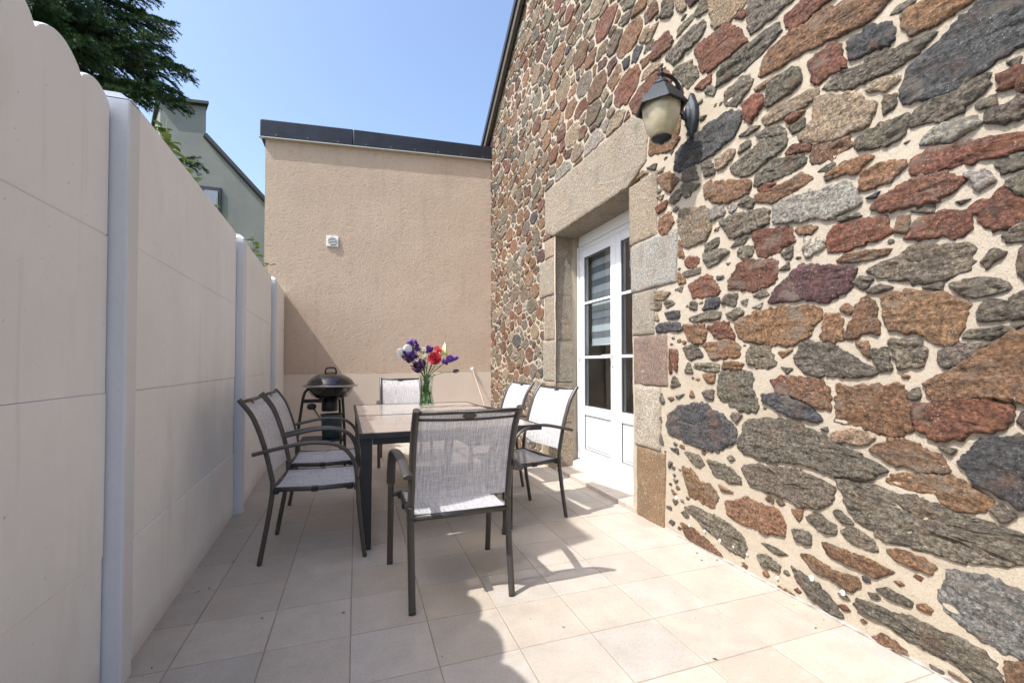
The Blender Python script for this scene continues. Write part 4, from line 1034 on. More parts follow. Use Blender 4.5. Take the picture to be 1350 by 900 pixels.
wpart(mbm, 'mortar', 'mortar')
# small raised white dabs low on the wall
rd = random.Random(4)
for (y, z) in [(2.30, .10), (2.17, .11), (2.05, .10), (1.95, .10), (1.86, .095), (1.76, .10), (1.50, .13), (1.36, .13), (1.24, .12), (1.12, .10), (2.42, .24), (1.68, .05)]:
    r0 = rd.uniform(.007, .013); m_ = MB(); m_.lathe([(r0, 0), (r0 * .8, .003), (r0 * .4, .005), (.0005, .0055)], 9)
    m_.v = [(WX - .004 - vz, y + vx * (1 + .3 * math.sin(7 * vx / r0)), z + vy * 1.3) for vx, vy, vz in m_.v]
    wpart(m_, 'white_dab', 'dab_white')

m_ = MB(); m_.box((WX - .016, YMIN, .0015), (WX + .01, 2.53, .006)); wpart(m_, 'base_joint', 'gap_pale')

def block(poly, x0, x1, col, seed, name, bev=.012):
    rr = random.Random(seed)
    m2 = MB()
    if area(poly) < 0: poly = poly[::-1]
    p = resample(poly, .03); n = len(p); c = centroid(poly)
    q = [(y + .005 * fb(y, z, 12, 3, seed), z + .005 * fb(y, z, 12, 3, seed + 9)) for y, z in p]
    vs = []; ringd = [(1.0, x1), (1.0, x0 + .012)]
    for d in (.004, .012, .03, .06, .09, .12):
        ringd.append((d, None))
    ext_y = max(a[0] for a in poly) - min(a[0] for a in poly); ext_z = max(a[1] for a in poly) - min(a[1] for a in poly)
    for k, (d, x) in enumerate(ringd):
        for (y, z) in q:
            if x is not None: vs.append((x, y, z)); continue
            fy = max(0.02, 1 - 2 * d / ext_y); fz = max(0.02, 1 - 2 * d / ext_z)
            yy = c[0] + (y - c[0]) * fy; zz = c[1] + (z - c[1]) * fz
            xx = x0 + (.006 if d < .005 else .0015 if d < .013 else 0) + .004 * fb(yy, zz, 11, 4, seed)
            vs.append((xx, yy, zz))
    m_n = len(ringd); vs.append((x0, c[0], c[1])); fs = []
    for i in range(m_n - 1):
        for j in range(n): fs.append((i * n + j, i * n + (j + 1) % n, (i + 1) * n + (j + 1) % n, (i + 1) * n + j))
    for j in range(n): fs.append(((m_n - 1) * n + j, (m_n - 1) * n + (j + 1) % n, len(vs) - 1))
    m2.add(vs, fs, 0, True); m2.cols = [(*col, 1)] * len(vs)
    m2.cols = [(col[0] * .86, col[1] * .86, col[2] * .86, 1)] * len(vs)
    o = wpart(m2, name, 'granite')
    md = o.modifiers.new('n', 'EDGE_SPLIT'); md.split_angle = R(50)
    return o
block(lintel, WX - .014, WX + .30, (.40, .345, .265), 3, 'lintel')
for k, (sd, yo, ya, z0, z1, c) in enumerate(jambs):
    if sd == 'n': poly = [(yo, z0), (ya - .004, z0), (ya, z1), (yo + random.uniform(-.02, .02), z1)]
    else: poly = [(ya, z0), (yo, z0), (yo + random.uniform(-.02, .02), z1), (ya + .004, z1)]
    block(poly, WX - random.uniform(.008, .016), WX + random.uniform(.205, .222), c, 20 + k, 'jamb_stone')
# mortar lining of the recess behind the blocks
m_ = MB(); m_.box((WX + .015, 4.352, -.05), (WX + .33, 4.75, 2.499)); m_.box((WX + .015, 2.45, -.05), (WX + .33, 2.847, 2.499)); m_.box((WX + .31, 2.45, 2.499), (WX + .42, 4.75, 3.1))
wpart(m_, 'recess_mortar', 'mortar')

# shell of the house
m_ = MB()
m_.hexa([(8, YMIN, -.05), (8, YMAX, -.05), (8.2, YMAX, -.05), (8.2, YMIN, -.05)], [(8, YMIN, 4.5), (8, YMAX, 4.5), (8.2, YMAX, 4.5), (8.2, YMIN, 4.5)])
for y in (YMIN + .001, YMAX - .2): m_.box((2.02, y, -.05), (8, y + .19, 4.55))
m_.box((2.33, YMIN + .2, -.04), (8, YMAX - .21, -.005)); m_.box((2.33, YMIN + .2, 2.75), (8, YMAX - .21, 2.85))
m_.box((2.3, YMIN + .2, -.05), (2.33, 2.60, 2.74)); m_.box((2.3, 4.6, -.05), (2.33, YMAX - .21, 2.74)); m_.box((3.35, YMIN + .2, 0), (3.45, YMAX - .21, 2.75))
wpart(m_, 'shell', 'interior')
for sgn in (1, -1):
    yb = 2.05 + sgn * (5.18 if sgn > 0 else 5.15); m2 = MB()
    zr = 7.95; ze = 7.95 - abs(yb - 2.05) * .68
    m2.hexa([(1.90, 2.05, zr + .03), (1.90, yb, ze + .03), (1.90, yb, ze + .13), (1.90, 2.05, zr + .13)], [(8.3, 2.05, zr + .03), (8.3, yb, ze + .03), (8.3, yb, ze + .13), (8.3, 2.05, zr + .13)])
    rf = wpart(m2, 'roof', 'slate')
    m2 = MB(); m2.hexa([(1.925, 2.05, zr - .10), (1.925, yb, ze - .10), (1.925, yb, ze + .028), (1.925, 2.05, zr + .028)], [(1.975, 2.05, zr - .10), (1.975, yb, ze - .10), (1.975, yb, ze + .028), (1.975, 2.05, zr + .028)])
    m2.build('verge_board', 'verge', rf)
# raised recess floor and white sill
m_ = MB(); cols = []
for a, b_ in [(2.87, 3.02), (3.024, 3.335), (3.339, 3.65), (3.654, 3.965), (3.969, 4.29)]: m_.box((1.992, a, .0), (2.20, b_, .034))
m_.cols = [(.50, .435, .365, 1)] * len(m_.v); wpart(m_, 'doorstep', 'tile', bevel=.003)
m_ = MB(); m_.hexa([(2.195, 2.862, .02), (2.34, 2.862, .02), (2.34, 4.346, .02), (2.195, 4.346, .02)], [(2.20, 2.862, .082), (2.34, 2.862, .10), (2.34, 4.346, .10), (2.20, 4.346, .082)]); wpart(m_, 'door_sill', 'pvc', bevel=.004)

# ---- french door
fx = 2.295; Y0, Y1, ZB, ZT = 2.865, 4.345, .10, 2.50; ym = 3.60
m_ = MB()
m_.box((fx, Y1 - .045, ZB), (fx + .07, Y1, ZT)); m_.box((fx, Y0, ZB), (fx + .07, Y0 + .045, ZT)); m_.box((fx - .012, Y0 + .046, 2.395), (fx + .07, Y1 - .046, ZT)); m_.box((fx, Y0 + .046, 2.345), (fx + .07, Y1 - .046, 2.392))
m_.box((fx - .02, Y1 - .028, ZB + .005), (fx - .001, Y1 - .003, 2.39)); m_.box((fx, Y0 + .046, ZB), (fx + .07, Y1 - .046, ZB + .03))
wpart(m_, 'door_frame', 'pvc', bevel=.004)
def leaf(ya, yb, hnd):
    xo = fx - .008; z0, z1 = ZB + .034, 2.342; st = .085
    m2 = MB()
    for a, b_ in ((ya, ya + st), (yb - st, yb)): m2.box((xo, a, z0), (xo + .06, b_, z1))
    for a, b_ in ((z0, z0 + .085), (z1 - .085, z1), (.585, .68)): m2.box((xo + .001, ya + st, a), (xo + .059, yb - st, b_))
    L_ = wpart(m2, 'door', 'pvc', bevel=.006)
    def sub(mb, name, mat, **kw): return mb.build(name, mat, L_, **kw)
    m3 = MB(); m3.box((xo + .018, ya + st, z0 + .086), (xo + .045, yb - st, .584)); m3.box((xo + .008, ya + st + .035, z0 + .12), (xo + .017, yb - st - .035, .55)); sub(m3, 'lower_panel', 'pvc', bevel=.004)
    m3 = MB()
    for a, b_ in ((.681, 1.18), (1.206, 1.755), (1.781, z1 - .086)):
        m3.box((xo + .012, ya + st, a), (xo + .016, ya + st + .011, b_)); m3.box((xo + .012, yb - st - .011, a), (xo + .016, yb - st, b_))
        m3.box((xo + .012, ya + st + .011, a), (xo + .016, yb - st - .011, a + .011)); m3.box((xo + .012, ya + st + .011, b_ - .011), (xo + .016, yb - st - .011, b_))
    for yy in (ya + st, yb - st - .006): m3.box((xo + .012, yy, z0 + .087), (xo + .020, yy + .006, .583))
    m3.box((xo + .012, ya + st + .006, z0 + .087), (xo + .020, yb - st - .006, z0 + .092))
    sub(m3, 'seal', 'pvc_grey')
    for z in (1.193, 1.768):
        m3 = MB(); m3.box((xo + .006, ya + st, z - .0125), (xo + .05, yb - st, z + .0125)); sub(m3, 'glazing_bar', 'pvc', bevel=.003)
    for a, b_ in ((.681, 1.18), (1.206, 1.755), (1.781, z1 - .086)):
        m3 = MB(); m3.box((xo + .022, ya + st, a), (xo + .028, yb - st, b_)); sub(m3, 'pane', 'glass')
    if hnd:
        m3 = MB(); yh = ya + .04
        m3.box((xo - .010, yh - .013, 1.09), (xo - .001, yh + .013, 1.27)); m3.tube([(xo - .01, yh, 1.205), (xo - .045, yh, 1.205), (xo - .05, yh + .02, 1.205), (xo - .05, yh + .125, 1.203)], .009, n=8)
        m3.lathe([(.011, 0), (.011, .02)], 10, (xo - .012, yh, 1.11)); sub(m3, 'handle', 'metal_white', bevel=.002)
    for z in (.22, 1.2, 2.2):
        m3 = MB(); yy = yb - .006 if hnd else ya + .006
        m3.tube([(xo - .006, yy, z - .05), (xo - .006, yy, z + .05)], .009, n=8); sub(m3, 'hinge', 'pvc')
leaf(ym + .002, Y1 - .048, True); leaf(Y0 + .048, ym - .002, False)
for k, (ya, yb, lab) in enumerate([(3.66, 4.24, 'striped roller blind half drawn behind the far door leaf, the one with the lever handle'), (2.96, 3.54, 'striped roller blind behind the near door leaf, partly hidden by granite jamb')]):
    bl = empty('roller_blind', (2.40, (ya + yb) / 2, 2.3)); tag(bl, lab, 'blind', 'roller blinds behind the glazed doors')
    m3 = MB(); hb = (yb - ya) / 2; zl = -.98 if k == 0 else -.35
    m3.box((0, -hb, zl), (.003, hb, 0)); m3.build('fabric', 'blind', bl)
    m3 = MB(); m3.tube([(.0, -hb, zl), (0, hb, zl)], .008, n=8); m3.build('bottom_bar', 'pvc', bl)
    m3 = MB(); m3.tube([(.02, -hb, .01), (.02, hb, .01)], .025, n=12); m3.build('roller', 'pvc', bl)

# ------------------------------------------------------------------ wall lantern
lan = empty('wall_lantern', (1.985, 2.235, 2.62)); tag(lan, 'dark coach lantern with frosted amber glass on the rubble wall above the door jamb', 'wall lamp')
cx = -.235
m_ = MB()
for i, (sc, xx) in enumerate([(1, .0), (1, -.018), (.72, -.03), (.66, -.045)]):
    pass
prof = []
def plate(sc): return [(sc * .042 * math.sin(q) * (1 - .15 * math.cos(2 * q)), sc * .135 * math.cos(q) * (1 + .10 * math.cos(4 * q))) for q in [2 * math.pi * i / 28 for i in range(28)]]
rings = [(1, .012), (1, -.012), (.88, -.022), (.62, -.026), (.55, -.04), (.3, -.052)]
vs = [(xx, a, b_ + .06) for sc, xx in rings for a, b_ in plate(sc)]
fs = [(i * 28 + j, i * 28 + (j + 1) % 28, (i + 1) * 28 + (j + 1) % 28, (i + 1) * 28 + j) for i in range(len(rings) - 1) for j in range(28)] + [tuple(range(len(vs) - 28, len(vs)))]
m_.add(vs, fs, 0, True); m_.build('wall_plate', 'iron', lan)
m_ = MB(); arm = crom([(-.04, 0, .03), (-.075, 0, .045), (-.078, 0, .12), (-.085, 0, .20), (-.13, 0, .262), (-.19, 0, .280), (cx, 0, .268)], 7); m_.tube(arm, .013, .010, n=9, side=(0, 1, 0))
m_.tube(crom([(-.085, 0, .17), (-.11, 0, .175), (-.135, 0, .2), (-.125, 0, .225), (-.105, 0, .215)], 5), .006, n=6); m_.build('arm', 'iron', lan)
m_ = MB(); m_.lathe([(.001, .318), (.012, .312), (.015, .300), (.008, .290), (.012, .284), (.022, .276), (.012, .268), (.012, .245), (.02, .24), (.036, .232), (.048, .215), (.05, .205), (.045, .2)], 18, (cx, 0, 0)); m_.build('finial', 'iron', lan)
m_ = MB(); rp = [(.050, .203), (.070, .19), (.122, .118), (.158, .066), (.156, .056), (.140, .060), (.118, .104), (.062, .18)]
m_.lathe(rp, 6, (cx, 0, 0), rot=R(8), smooth=False); lr = m_.build('roof', 'iron', lan, bevel=.003)
m_ = MB(); gp = [(.108, .10), (.112, .07), (.108, .03), (.098, -.02), (.082, -.07), (.064, -.105), (.056, -.118)]
n = 48; vs = []
for r_, z in gp:
    for j in range(n):
        q = 2 * math.pi * j / n; k = 1 + .035 * abs(math.cos(3 * (q - R(8)))) ** 8 - .02 * math.cos(6 * (q - R(8))); vs.append((cx + r_ * k * math.cos(q), r_ * k * math.sin(q), z))
m_.add(vs, [(i * n + (j + 1) % n, i * n + j, (i + 1) * n + j, (i + 1) * n + (j + 1) % n) for i in range(len(gp) - 1) for j in range(n)], 0, True); m_.build('lamp_glass', 'lamp_glass', lan, solid=.004)
m_ = MB(); m_.lathe([(.058, -.112), (.060, -.122), (.05, -.132), (.030, -.138), (.014, -.145), (.014, -.155), (.001, -.160)], 20, (cx, 0, 0)); m_.build('bottom_cap', 'iron', lan)
# ------------------------------------------------------------------ garden chairs
def make_chair():
    root = empty('garden_chair', (0, 0, 0))
    bp = {}
    for s in (-1, 1):
        low = [(s * .238, -.283, 0), (s * .238, -.262, .12), (s * .238, -.240, .25), (s * .238, -.222, .38), (s * .238, -.220, .46)]
        hi = [(s * .238, -.220, .46), (s * .238, -.238, .55), (s * .238, -.270, .68), (s * .238, -.312, .80), (s * .238, -.345, .86), (s * .238, -.392, .922)]
        m_ = MB(); m_.tube(crom(low, 5), .0165, .0135, (1, 0, 0), 12); m_.build('leg', 'frame', root)
        m_ = MB(); m_.tube(crom(hi, 6), .0165, .0135, (1, 0, 0), 12); m_.build('back_post', 'frame', root)
        arm = [(s * .262, -.315, .618), (s * .266, -.22, .640), (s * .275, -.08, .668), (s * .282, .03, .672), (s * .285, .12, .655), (s * .286, .18, .612), (s * .287, .218, .545), (s * .287, .232, .46)]
        m_ = MB(); m_.tube(crom(arm, 7), .0235, .0115, (1, 0, 0), 12); m_.build('armrest', 'frame', root)
        m_ = MB(); m_.tube(crom([(s * .287, .232, .46), (s * .287, .243, .3), (s * .287, .262, .12), (s * .287, .277, 0)], 5), .0165, .0125, (1, 0, 0), 12); m_.build('leg', 'frame', root)
        m_ = MB(); m_.tube([(s * .235, -.225, .412), (s * .235, 0, .402), (s * .235, .215, .408)], .014, .012, n=10); m_.build('seat_rail', 'frame', root)
        for y in (-.205, .0, .19):
            m_ = MB(); m_.box((s * .235 - .018, y - .018, .388), (s * .235 + .018, y + .018, .4155)); m_.build('clip', 'clip', root, bevel=.003)
    m_ = MB(); m_.tube([(-.285, .225, .400), (.285, .225, .400)], .012, .010, n=10); m_.build('cross_bar', 'frame', root)
    m_ = MB(); m_.tube([(-.238, -.222, .405), (.238, -.222, .405)], .015, .013, n=10); m_.build('cross_bar', 'frame', root)
    m_ = MB(); m_.tube([(-.238, -.384, .907), (.238, -.384, .907)], .010, n=10); m_.build('top_bar', 'frame', root)
    # seat sling
    nx, ny = 14, 16; vs = []; uv = []
    for j in range(ny + 1):
        t = j / ny; y = -.215 + .435 * t
        for i in range(nx + 1):
            u = i / nx; x = -.236 + .472 * u
            z = .419 - .012 * math.sin(math.pi * u) - .004 * math.sin(math.pi * t) - (.010 if t > .96 else 0)
            vs.append((x, y, z)); uv.append((x, y))
    fs = [(j * (nx + 1) + i, j * (nx + 1) + i + 1, (j + 1) * (nx + 1) + i + 1, (j + 1) * (nx + 1) + i) for j in range(ny) for i in range(nx)]
    m_ = MB(); m_.add(vs, fs, 0, True); m_.uv = uv; m_.build('seat', 'sling', root)
    # back sling follows the posts, folded over the top bar
    prof = crom([(-.222, .478), (-.238, .55), (-.270, .68), (-.312, .80), (-.345, .86), (-.380, .905)] and [(0, -.226, .485), (0, -.238, .55), (0, -.270, .68), (0, -.312, .80), (0, -.345, .86), (0, -.386, .914)], 5)
    vs = []; uv = []; L = 0
    for j, p in enumerate(prof):
        if j: L += (p - prof[j - 1]).length
        for i in range(nx + 1):
            u = i / nx; x = -.226 + .452 * u
            vs.append((x, p.y - .012 * math.sin(math.pi * u), p.z)); uv.append((x, L))
    nn = len(prof) - 1
    fs = [(j * (nx + 1) + i, j * (nx + 1) + i + 1, (j + 1) * (nx + 1) + i + 1, (j + 1) * (nx + 1) + i) for j in range(nn) for i in range(nx)]
    m_ = MB(); m_.add(vs, fs, 0, True); m_.uv = uv; bk = m_.build('backrest', 'sling', root)
    m_ = MB(); pts = [(-.228 + .456 * i / nx, -.357 - .012 * math.sin(math.pi * i / nx) - .004, .876 - .006 * math.sin(math.pi * i / nx)) for i in range(nx + 1)]; m_.tube(pts, .006, .005, n=6); m_.build('hem', 'frame', bk)
    m_ = MB(); vs = []
    for k, (sc, off) in enumerate([(1, .003), (1, -.006), (.8, -.009)]):
        for q in [2 * math.pi * i / 20 for i in range(20)]:
            vs.append((.032 * sc * math.cos(q), -.379 + off - .010 * sc * math.sin(q) * .8, .887 + .012 * sc * math.sin(q)))
    m_.add(vs, [(k * 20 + i, k * 20 + (i + 1) % 20, (k + 1) * 20 + (i + 1) % 20, (k + 1) * 20 + i) for k in range(2) for i in range(20)] + [tuple(range(40, 60)), tuple(range(20))[::-1]], 0, False); m_.build('badge', 'frame', bk)
    return root
chairs = [((.475, 2.33), 1, 'taupe framed mesh armchair with its back to the viewer, nearest of the six'),
          ((-.215, 3.05), -92, 'mesh armchair on the fence side of the table, the one nearer the viewer'),
          ((-.22, 3.70), -91, 'mesh armchair on the fence side of the table, the one nearer the grill'),
          ((1.135, 3.145), 102, 'sunlit mesh armchair on the door side of the table, in front of the white doors'),
          ((1.15, 4.05), 94, 'sunlit mesh armchair on the door side of the table, farther back by the stone wall'),
          ((.52, 5.30), 180, 'mesh armchair at the far end of the table, facing the viewer behind the vase')]
c0 = make_chair()
for i, ((x, y), rz, lab) in enumerate(chairs):
    c = c0 if i == 0 else copy_tree(c0)
    c.location = (x, y, .001); c.rotation_euler = (0, 0, R(rz)); c.scale = (1, 1, 1.0 if i < 3 else 1.03)
    tag(c, lab, 'chair', 'garden armchairs around the table')

# ------------------------------------------------------------------ table
tb = empty('garden_table', (.566, 3.84, 0), R(1.2)); tag(tb, 'long anthracite metal garden table with a reflective glass top', 'table')
TX0, TX1, TY0, TY1, TZ = -.57, .625, -1.02, 1.0, .705
m_ = MB(); bw = .02
m_.box((TX0, TY0, TZ - .036), (TX1, TY0 + bw, TZ)); m_.box((TX0, TY1 - bw, TZ - .036), (TX1, TY1, TZ))
m_.box((TX0, TY0 + bw, TZ - .036), (TX0 + bw, TY1 - bw, TZ)); m_.box((TX1 - bw, TY0 + bw, TZ - .036), (TX1, TY1 - bw, TZ)); m_.box((TX0 + bw, -.02, TZ - .036), (TX1 - bw, .0, TZ - .001))
m_.build('frame', 'table', tb, bevel=.004)
for (a, b_) in ((TY0 + bw, -.35), (-.346, .0 - .022), (.002, TY1 - bw)):
    m_ = MB(); m_.box((TX0 + bw, a + .001, TZ - .010), (TX1 - bw, b_ - .001, TZ - .003)); m_.build('table_top', 'table_glass', tb, bevel=.001)
for (x, y) in ((TX0 + .045, TY0 + .05), (TX1 - .235, TY0 + .05), (TX0 + .045, TY1 - .05), (TX1 - .235, TY1 - .05)):
    m_ = MB(); t = .032; t2 = .027
    m_.hexa([(x - t2, y - t2, 0), (x + t2, y - t2, 0), (x + t2, y + t2, 0), (x - t2, y + t2, 0)], [(x - t, y - t, TZ - .037), (x + t, y - t, TZ - .037), (x + t, y + t, TZ - .037), (x - t, y + t, TZ - .037)])
    m_.build('leg', 'table', tb, bevel=.005)
m_ = MB(); m_.box((TX0 + .08, TY0 + .03, TZ - .075), (TX1 - .25, TY0 + .055, TZ - .037)); m_.box((TX0 + .08, TY1 - .055, TZ - .075), (TX1 - .25, TY1 - .03, TZ - .037)); m_.box((TX0 + .03, TY0 + .08, TZ - .075), (TX0 + .055, TY1 - .08, TZ - .037)); m_.box((TX1 - .245, TY0 + .08, TZ - .075), (TX1 - .22, TY1 - .08, TZ - .037))
m_.build('apron', 'table', tb)

# ------------------------------------------------------------------ vase and flowers
VX, VY, VZ = .645, 4.36, .706
vs_ = empty('glass_vase', (VX, VY, VZ)); tag(vs_, 'clear waisted glass vase of cut flowers standing on the table', 'vase')
m_ = MB(); m_.lathe([(.001, .0), (.074, .0), (.077, .01), (.070, .05), (.058, .12), (.055, .17), (.060, .24), (.070, .305), (.067, .306), (.057, .24), (.052, .17), (.055, .12), (.066, .05), (.070, .018), (.001, .016)], 32); m_.build('body', 'vase_glass', vs_)
m_ = MB(); m_.lathe([(.001, .018), (.068, .02), (.064, .05), (.053, .12), (.0505, .17), (.052, .20), (.001, .2005)], 28); m_.build('water', 'water', vs_)
def cut_flower(name, tip, bloom, mat, label, seed, scale=1.0, face=(-.2, -1, .3), leaves=2):
    rr = random.Random(seed); e = empty(name, (VX, VY, VZ + .02)); tag(e, label, 'flower', 'cut flowers in the glass vase')
    tp = V(tip) - V((VX, VY, VZ + .02)); a = rr.uniform(0, 6.28)
    foot = V((-tp.x * .14 + .03 * math.cos(a), .03 * math.sin(a), .008)); neck = V((tp.x * .13 + .012 * math.cos(a), .02 * math.sin(a), .26))
    cr = crom([foot, (foot + neck) / 2, neck, (neck + tp) / 2 + V((0, 0, .02)), tp], 6)
    m_ = MB(); m_.tube(cr, .0034 * scale ** .3, n=6); m_.build('stem', 'stem', e)
    m_ = MB()
    for k in range(leaves + 6):
        if k < leaves: p = cr[rr.randint(13, 19)]; l = rr.uniform(.06, .10)
        else: p = cr[rr.randint(4, 12)]; l = rr.uniform(.05, .08)
        a = rr.uniform(0, 6.28); up = .9 if k >= leaves else .35
        d = V((math.cos(a) * (.35 if k >= leaves else 1), math.sin(a) * (.35 if k >= leaves else 1), up)).normalized(); s_ = d.cross(V((0, 0, 1))).normalized(); w_ = l * .16
        m_.add([p, p + d * l * .35 + s_ * w_, p + d * l + V((0, 0, -.01)), p + d * l * .35 - s_ * w_], [(0, 1, 2), (0, 2, 3)], 0, True)
    m_.build('leaf', 'stem', e)
    m_ = MB(); f = V(face).normalized(); s1 = f.cross(V((0, 0, 1))).normalized(); s2 = s1.cross(f)
    def pet(base, d, up, l, w_, curl=.2):
        d = d.normalized(); sd = d.cross(up).normalized(); pp = []
        for t, ww in ((0, .25), (.3, .85), (.65, 1.), (.9, .6), (1., .12)):
            c = base + d * (l * t) + up * (curl * l * t * t); pp += [c - sd * w_ * ww, c + up * (-.12 * w_ * ww), c + sd * w_ * ww]
        m_.add(pp, [(i * 3 + j, i * 3 + j + 1, i * 3 + j + 4, i * 3 + j + 3) for i in range(4) for j in range(2)], 0, True)
    if bloom == 'spike':        # clustered small florets along the stem tip
        ax = (tp - cr[-5]).normalized()
        for k in range(56):
            t = rr.uniform(-.042, .028) * scale; r_ = .052 * scale * (1 - (abs(t) / (.05 * scale)) ** 2 * .6); a = rr.uniform(0, 6.28)
            o_ = (s1 * math.cos(a) + V((0, 1, 0)).cross(ax).normalized() * 0 + ax.cross(s1).normalized() * math.sin(a))
            b_ = tp + ax * t + o_ * r_ * .45
            for q in range(4):
                a2 = rr.uniform(0, 6.28); pet(b_, (o_ + V((rr.uniform(-1, 1), rr.uniform(-1, 1), rr.uniform(-1, 1))) * .9), V((0, 0, 1)), .021 * scale, .0075 * scale, .3)
    elif bloom == 'round':      # many-petalled head
        for ring, (cnt, ln, op) in enumerate([(14, .045, 1.25), (12, .040, 1.0), (10, .033, .7), (8, .026, .42), (6, .018, .2)]):
            for k in range(cnt):
                a = 2 * math.pi * k / cnt + ring * .4 + rr.uniform(-.1, .1); o_ = s1 * math.cos(a) + s2 * math.sin(a)
                pet(tp + f * .004 * ring, o_ * math.sin(op) + f * math.cos(op) + V((rr.uniform(-.1, .1), 0, rr.uniform(-.1, .1))), f, ln * scale, .014 * scale, .35)
    elif bloom == 'rose':
        for ring, (cnt, ln, op) in enumerate([(6, .038, .95), (5, .036, .6), (5, .032, .3), (4, .026, .1)]):
            for k in range(cnt):
                a = 2 * math.pi * k / cnt + ring * .5; o_ = s1 * math.cos(a) + s2 * math.sin(a); pet(tp, o_ * math.sin(op) + f * math.cos(op), -o_ * .6 + f * .4, ln * scale, .019 * scale, .35)
    elif bloom == 'calla':      # rolled funnel with a pointed lip
        ax = V(face).normalized(); s1 = ax.cross(V((0, 0, 1))).normalized(); s2 = s1.cross(ax); nn = 20; vs = []
        for i in range(8):
            t = i / 7; r_ = (.007 + .040 * t ** 1.8) * scale
            for j in range(nn):
                q = 2 * math.pi * j / nn; lip = (1 + .35 * t ** 3 * max(0, math.cos(q)) ** 3)
                vs.append(tp + ax * ((-.075 + .085 * t + .02 * t ** 3 * math.cos(q)) * scale) + (s2 * math.cos(q) * lip + s1 * math.sin(q) * .9) * r_)
        m_.add(vs, [(i * nn + j, i * nn + (j + 1) % nn, (i + 1) * nn + (j + 1) % nn, (i + 1) * nn + j) for i in range(7) for j in range(nn)], 0, True)
    elif bloom == 'heart':      # flat waxy heart-shaped spathe
        for sgn, ex in ((-1, (-.60, -.35, .15)), (1, (.35, -.3, .9))):
            ax = V(ex).normalized(); pet(tp, ax, V((0, -1, .1)), .075 * scale, .033 * scale, .10); pet(tp + V((0, .004, 0)), ax + V((.2 * sgn, 0, .2)), V((0, -1, 0)), .068 * scale, .030 * scale, .12)
    m_.build('bloom', mat, e, solid=.0012)
F = cut_flower
F('calla_lily', (.435, 4.31, 1.215), 'heart', 'p_white', 'white waxy lily leaning out at the left edge of the bouquet', 1, 1.35, leaves=0)
F('larkspur', (.505, 4.32, 1.305), 'spike', 'p_purple', 'violet flower spike at the top left of the bouquet', 2, 1.40)
F('larkspur', (.480, 4.31, 1.215), 'spike', 'p_purple', 'violet flower spike just below the topmost one, touching the white lily', 3, 1.34, leaves=1)
F('dark_stock', (.455, 4.30, 1.175), 'spike', 'p_dark', 'dark plum flower beneath the white lily on the left', 4, 1.10, leaves=1)
F('rose', (.605, 4.34, 1.245), 'rose', 'p_cream', 'creamy white rose in the middle of the bouquet', 5, 1.40)
F('rose', (.620, 4.31, 1.190), 'rose', 'p_cream', 'pale cream rose tucked under the white one beside the red bloom', 6, 0.98, leaves=1)
F('anemone', (.667, 4.33, 1.265), 'spike', 'p_purple', 'small violet bloom between the cream rose and the red flowers', 7, 0.92)
F('red_dahlia', (.715, 4.28, 1.170), 'round', 'p_red', 'large deep red bloom, the biggest flower facing the viewer', 8, 1.52, (-.25, -1, .2))
F('red_dahlia', (.748, 4.33, 1.255), 'round', 'p_pink', 'smaller coral red bloom above the large red one', 9, 0.98, (-.1, -1, .5))
F('calla_lily', (.825, 4.34, 1.255), 'calla', 'p_yellow', 'lime yellow funnel lily pointing up right', 10, 1.25, (.85, -.25, .5), leaves=1)
F('larkspur', (.870, 4.30, 1.165), 'spike', 'p_purple', 'violet flower cluster at the right below the yellow lily', 11, 1.40)
F('dark_stock', (.545, 4.29, 1.085), 'spike', 'p_dark', 'dark plum flower hanging low over the vase rim on the left', 12, 1.22, leaves=1)
F('dark_stock', (.590, 4.30, 1.13), 'spike', 'p_dark', 'dark plum flower at the centre above the vase rim', 13, 0.85)
F('leafy_sprig', (.925, 4.30, 1.05), 'spike', 'p_dark', 'small drooping dark sprig at the far right of the bouquet', 14, 0.49, leaves=3)

# ------------------------------------------------------------------ kettle grill
gx, gy = -.275, 5.45
gr = empty('kettle_grill', (gx, gy, 0)); tag(gr, 'black kettle barbecue with domed lid standing by the back wall', 'barbecue')
m_ = MB(); m_.lathe([(.001, 1.020), (.07, 1.018), (.14, 1.002), (.20, .968), (.235, .935), (.252, .905), (.256, .900), (.262, .897), (.262, .890), (.250, .890)], 40); lid = m_.build('lid', 'enamel', gr)
m_ = MB(); m_.tube(crom([(-.055, -.02, 1.015), (-.055, -.02, 1.05), (-.035, -.02, 1.078), (.035, -.02, 1.078), (.055, -.02, 1.05), (.055, -.02, 1.012)], 5), .009, n=8); m_.lathe([(.07, 1.016), (.072, 1.022), (.05, 1.026), (.001, 1.027)], 20); m_.build('handle', 'tube_black', lid)
m_ = MB(); m_.lathe([(.252, .885), (.247, .86), (.225, .80), (.18, .755), (.12, .728), (.05, .718), (.001, .717)], 40); m_.build('bowl', 'enamel', gr)
m_ = MB(); m_.lathe([(.256, .889), (.288, .889), (.294, .880), (.288, .868), (.250, .868)], 44); m_.build('rim', 'steel', gr)
m_ = MB(); m_.lathe([(.001, .745), (.085, .742), (.088, .60), (.082, .592), (.001, .592)], 24, (-.01, 0, 0)); m_.build('ash_pot', 'tube_black', gr)
for k, (x, y) in enumerate([(-.33, -.10), (.155, -.16), (.10, .25)]):
    m_ = MB(); top = V((x * .62, y * .62, .855)); 
    m_.tube(crom([top + V((-x * .12, -y * .12, .005)), top, V((x * .80, y * .80, .80)), V((x * .9, y * .9, .60)), V((x, y, .3)), V((x * 1.03, y * 1.03, .0))], 5), .015, n=10); m_.build('leg', 'tube_black', gr)
m_ = MB(); m_.box((-.29, -.10, .695), (-.09, -.07, .735)); m_.build('brace', 'tube_black', gr, bevel=.005)
m_ = MB(); m_.box((-.31, -.13, .262), (.17, .22, .285)); m_.build('shelf', 'tube_black', gr, bevel=.008)
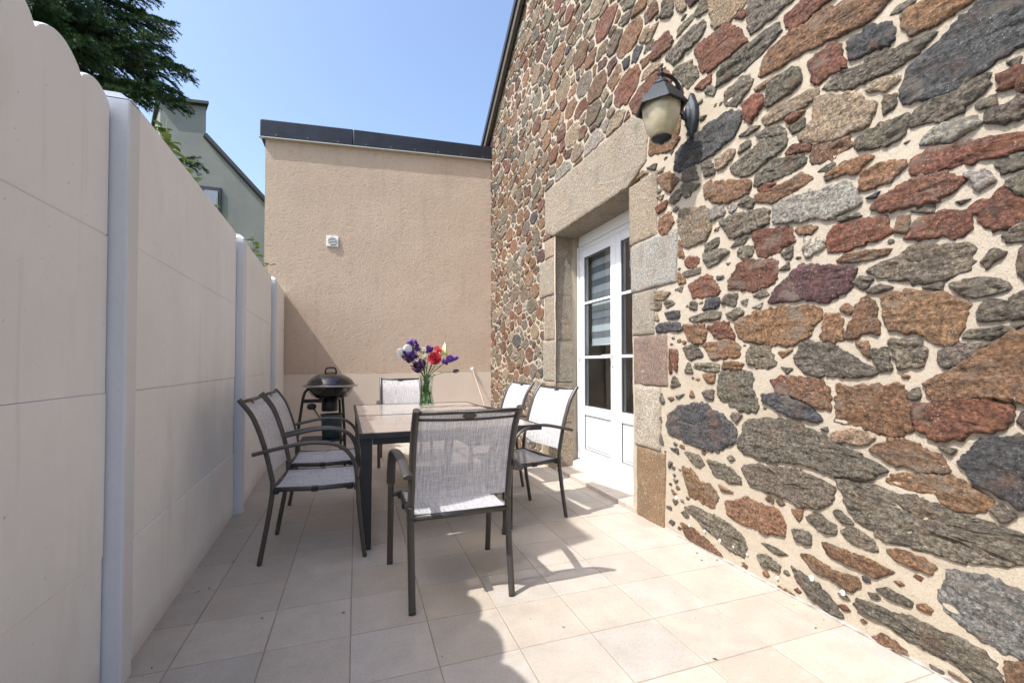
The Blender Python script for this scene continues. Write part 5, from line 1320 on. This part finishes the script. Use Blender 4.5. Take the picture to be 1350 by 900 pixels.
bk = empty('plastic_bucket', (gx + .015, gy + .0, .287)); tag(bk, 'blue-green plastic bucket on the lower shelf of the barbecue', 'bucket')
m_ = MB(); m_.lathe([(.001, .0), (.100, .0), (.118, .255), (.126, .262), (.124, .270), (.112, .268), (.095, .02), (.001, .015)], 28); m_.build('body', 'bucket', bk)
br = empty('grill_brush', (gx - .05, gy - .05, .5)); tag(br, 'black round-headed grill brush sticking out of the bucket', 'brush')
m_ = MB(); m_.tube([(.06, .04, -.18), (-.115, -.03, .12)], .010, n=8); m_.build('handle', 'brown_handle', br)
m_ = MB(); m_.lathe([(.001, -.03), (.035, -.028), (.048, -.005), (.046, .02), (.03, .034), (.001, .038)], 20, (-.140, -.035, .150)); m_.build('head', 'clip', br)

# leaning pole with knob
pl = empty('leaning_pole', (1.88, 6.0, 0)); tag(pl, 'thin pale pole with a round knob leaning in the corner by the stone wall', 'pole')
a_ = V((1.685, 6.665, 1.045)) - V((1.88, 6.0, 0)); m_ = MB(); m_.tube([(0, 0, 0.01), a_ * .5, a_], .0075, n=8); m_.build('shaft', 'wood_pole', pl)
m_ = MB(); m_.lathe([(.001, -.028), (.02, -.02), (.027, 0), (.02, .02), (.001, .028)], 14, tuple(a_)); m_.build('knob', 'pvc', pl)

# leaf litter
mb = MB(); rl = random.Random(9)
spots = [(.02, 2.02), (-.38, 2.22), (.12, 2.6), (1.3, 1.35)] + [(-.76 + abs(rl.gauss(0, .05)), rl.uniform(1.6, 4.2)) for _ in range(14)] + [(rl.uniform(-.7, 1.7), rl.uniform(1.4, 5)) for _ in range(16)] + [(1.95 - abs(rl.gauss(0, .03)), rl.uniform(1.2, 2.6)) for _ in range(10)]
for (x, y) in spots:
    a = rl.uniform(0, 6.28); l = rl.uniform(.004, .011); d = V((math.cos(a), math.sin(a), 0)); s_ = V((-d.y, d.x, 0)); p = V((x, y, .004))
    mb.add([p, p + d * l + s_ * l * .4 + V((0, 0, 0.00)), p + d * l * 2, p + d * l - s_ * l * .4 + V((0, 0, 0.00))], [(0, 1, 2), (0, 2, 3)])
tag(mb.build('leaf_litter', 'dry'), 'tiny dry leaf fragments scattered on the tiles', 'litter', kind='stuff')
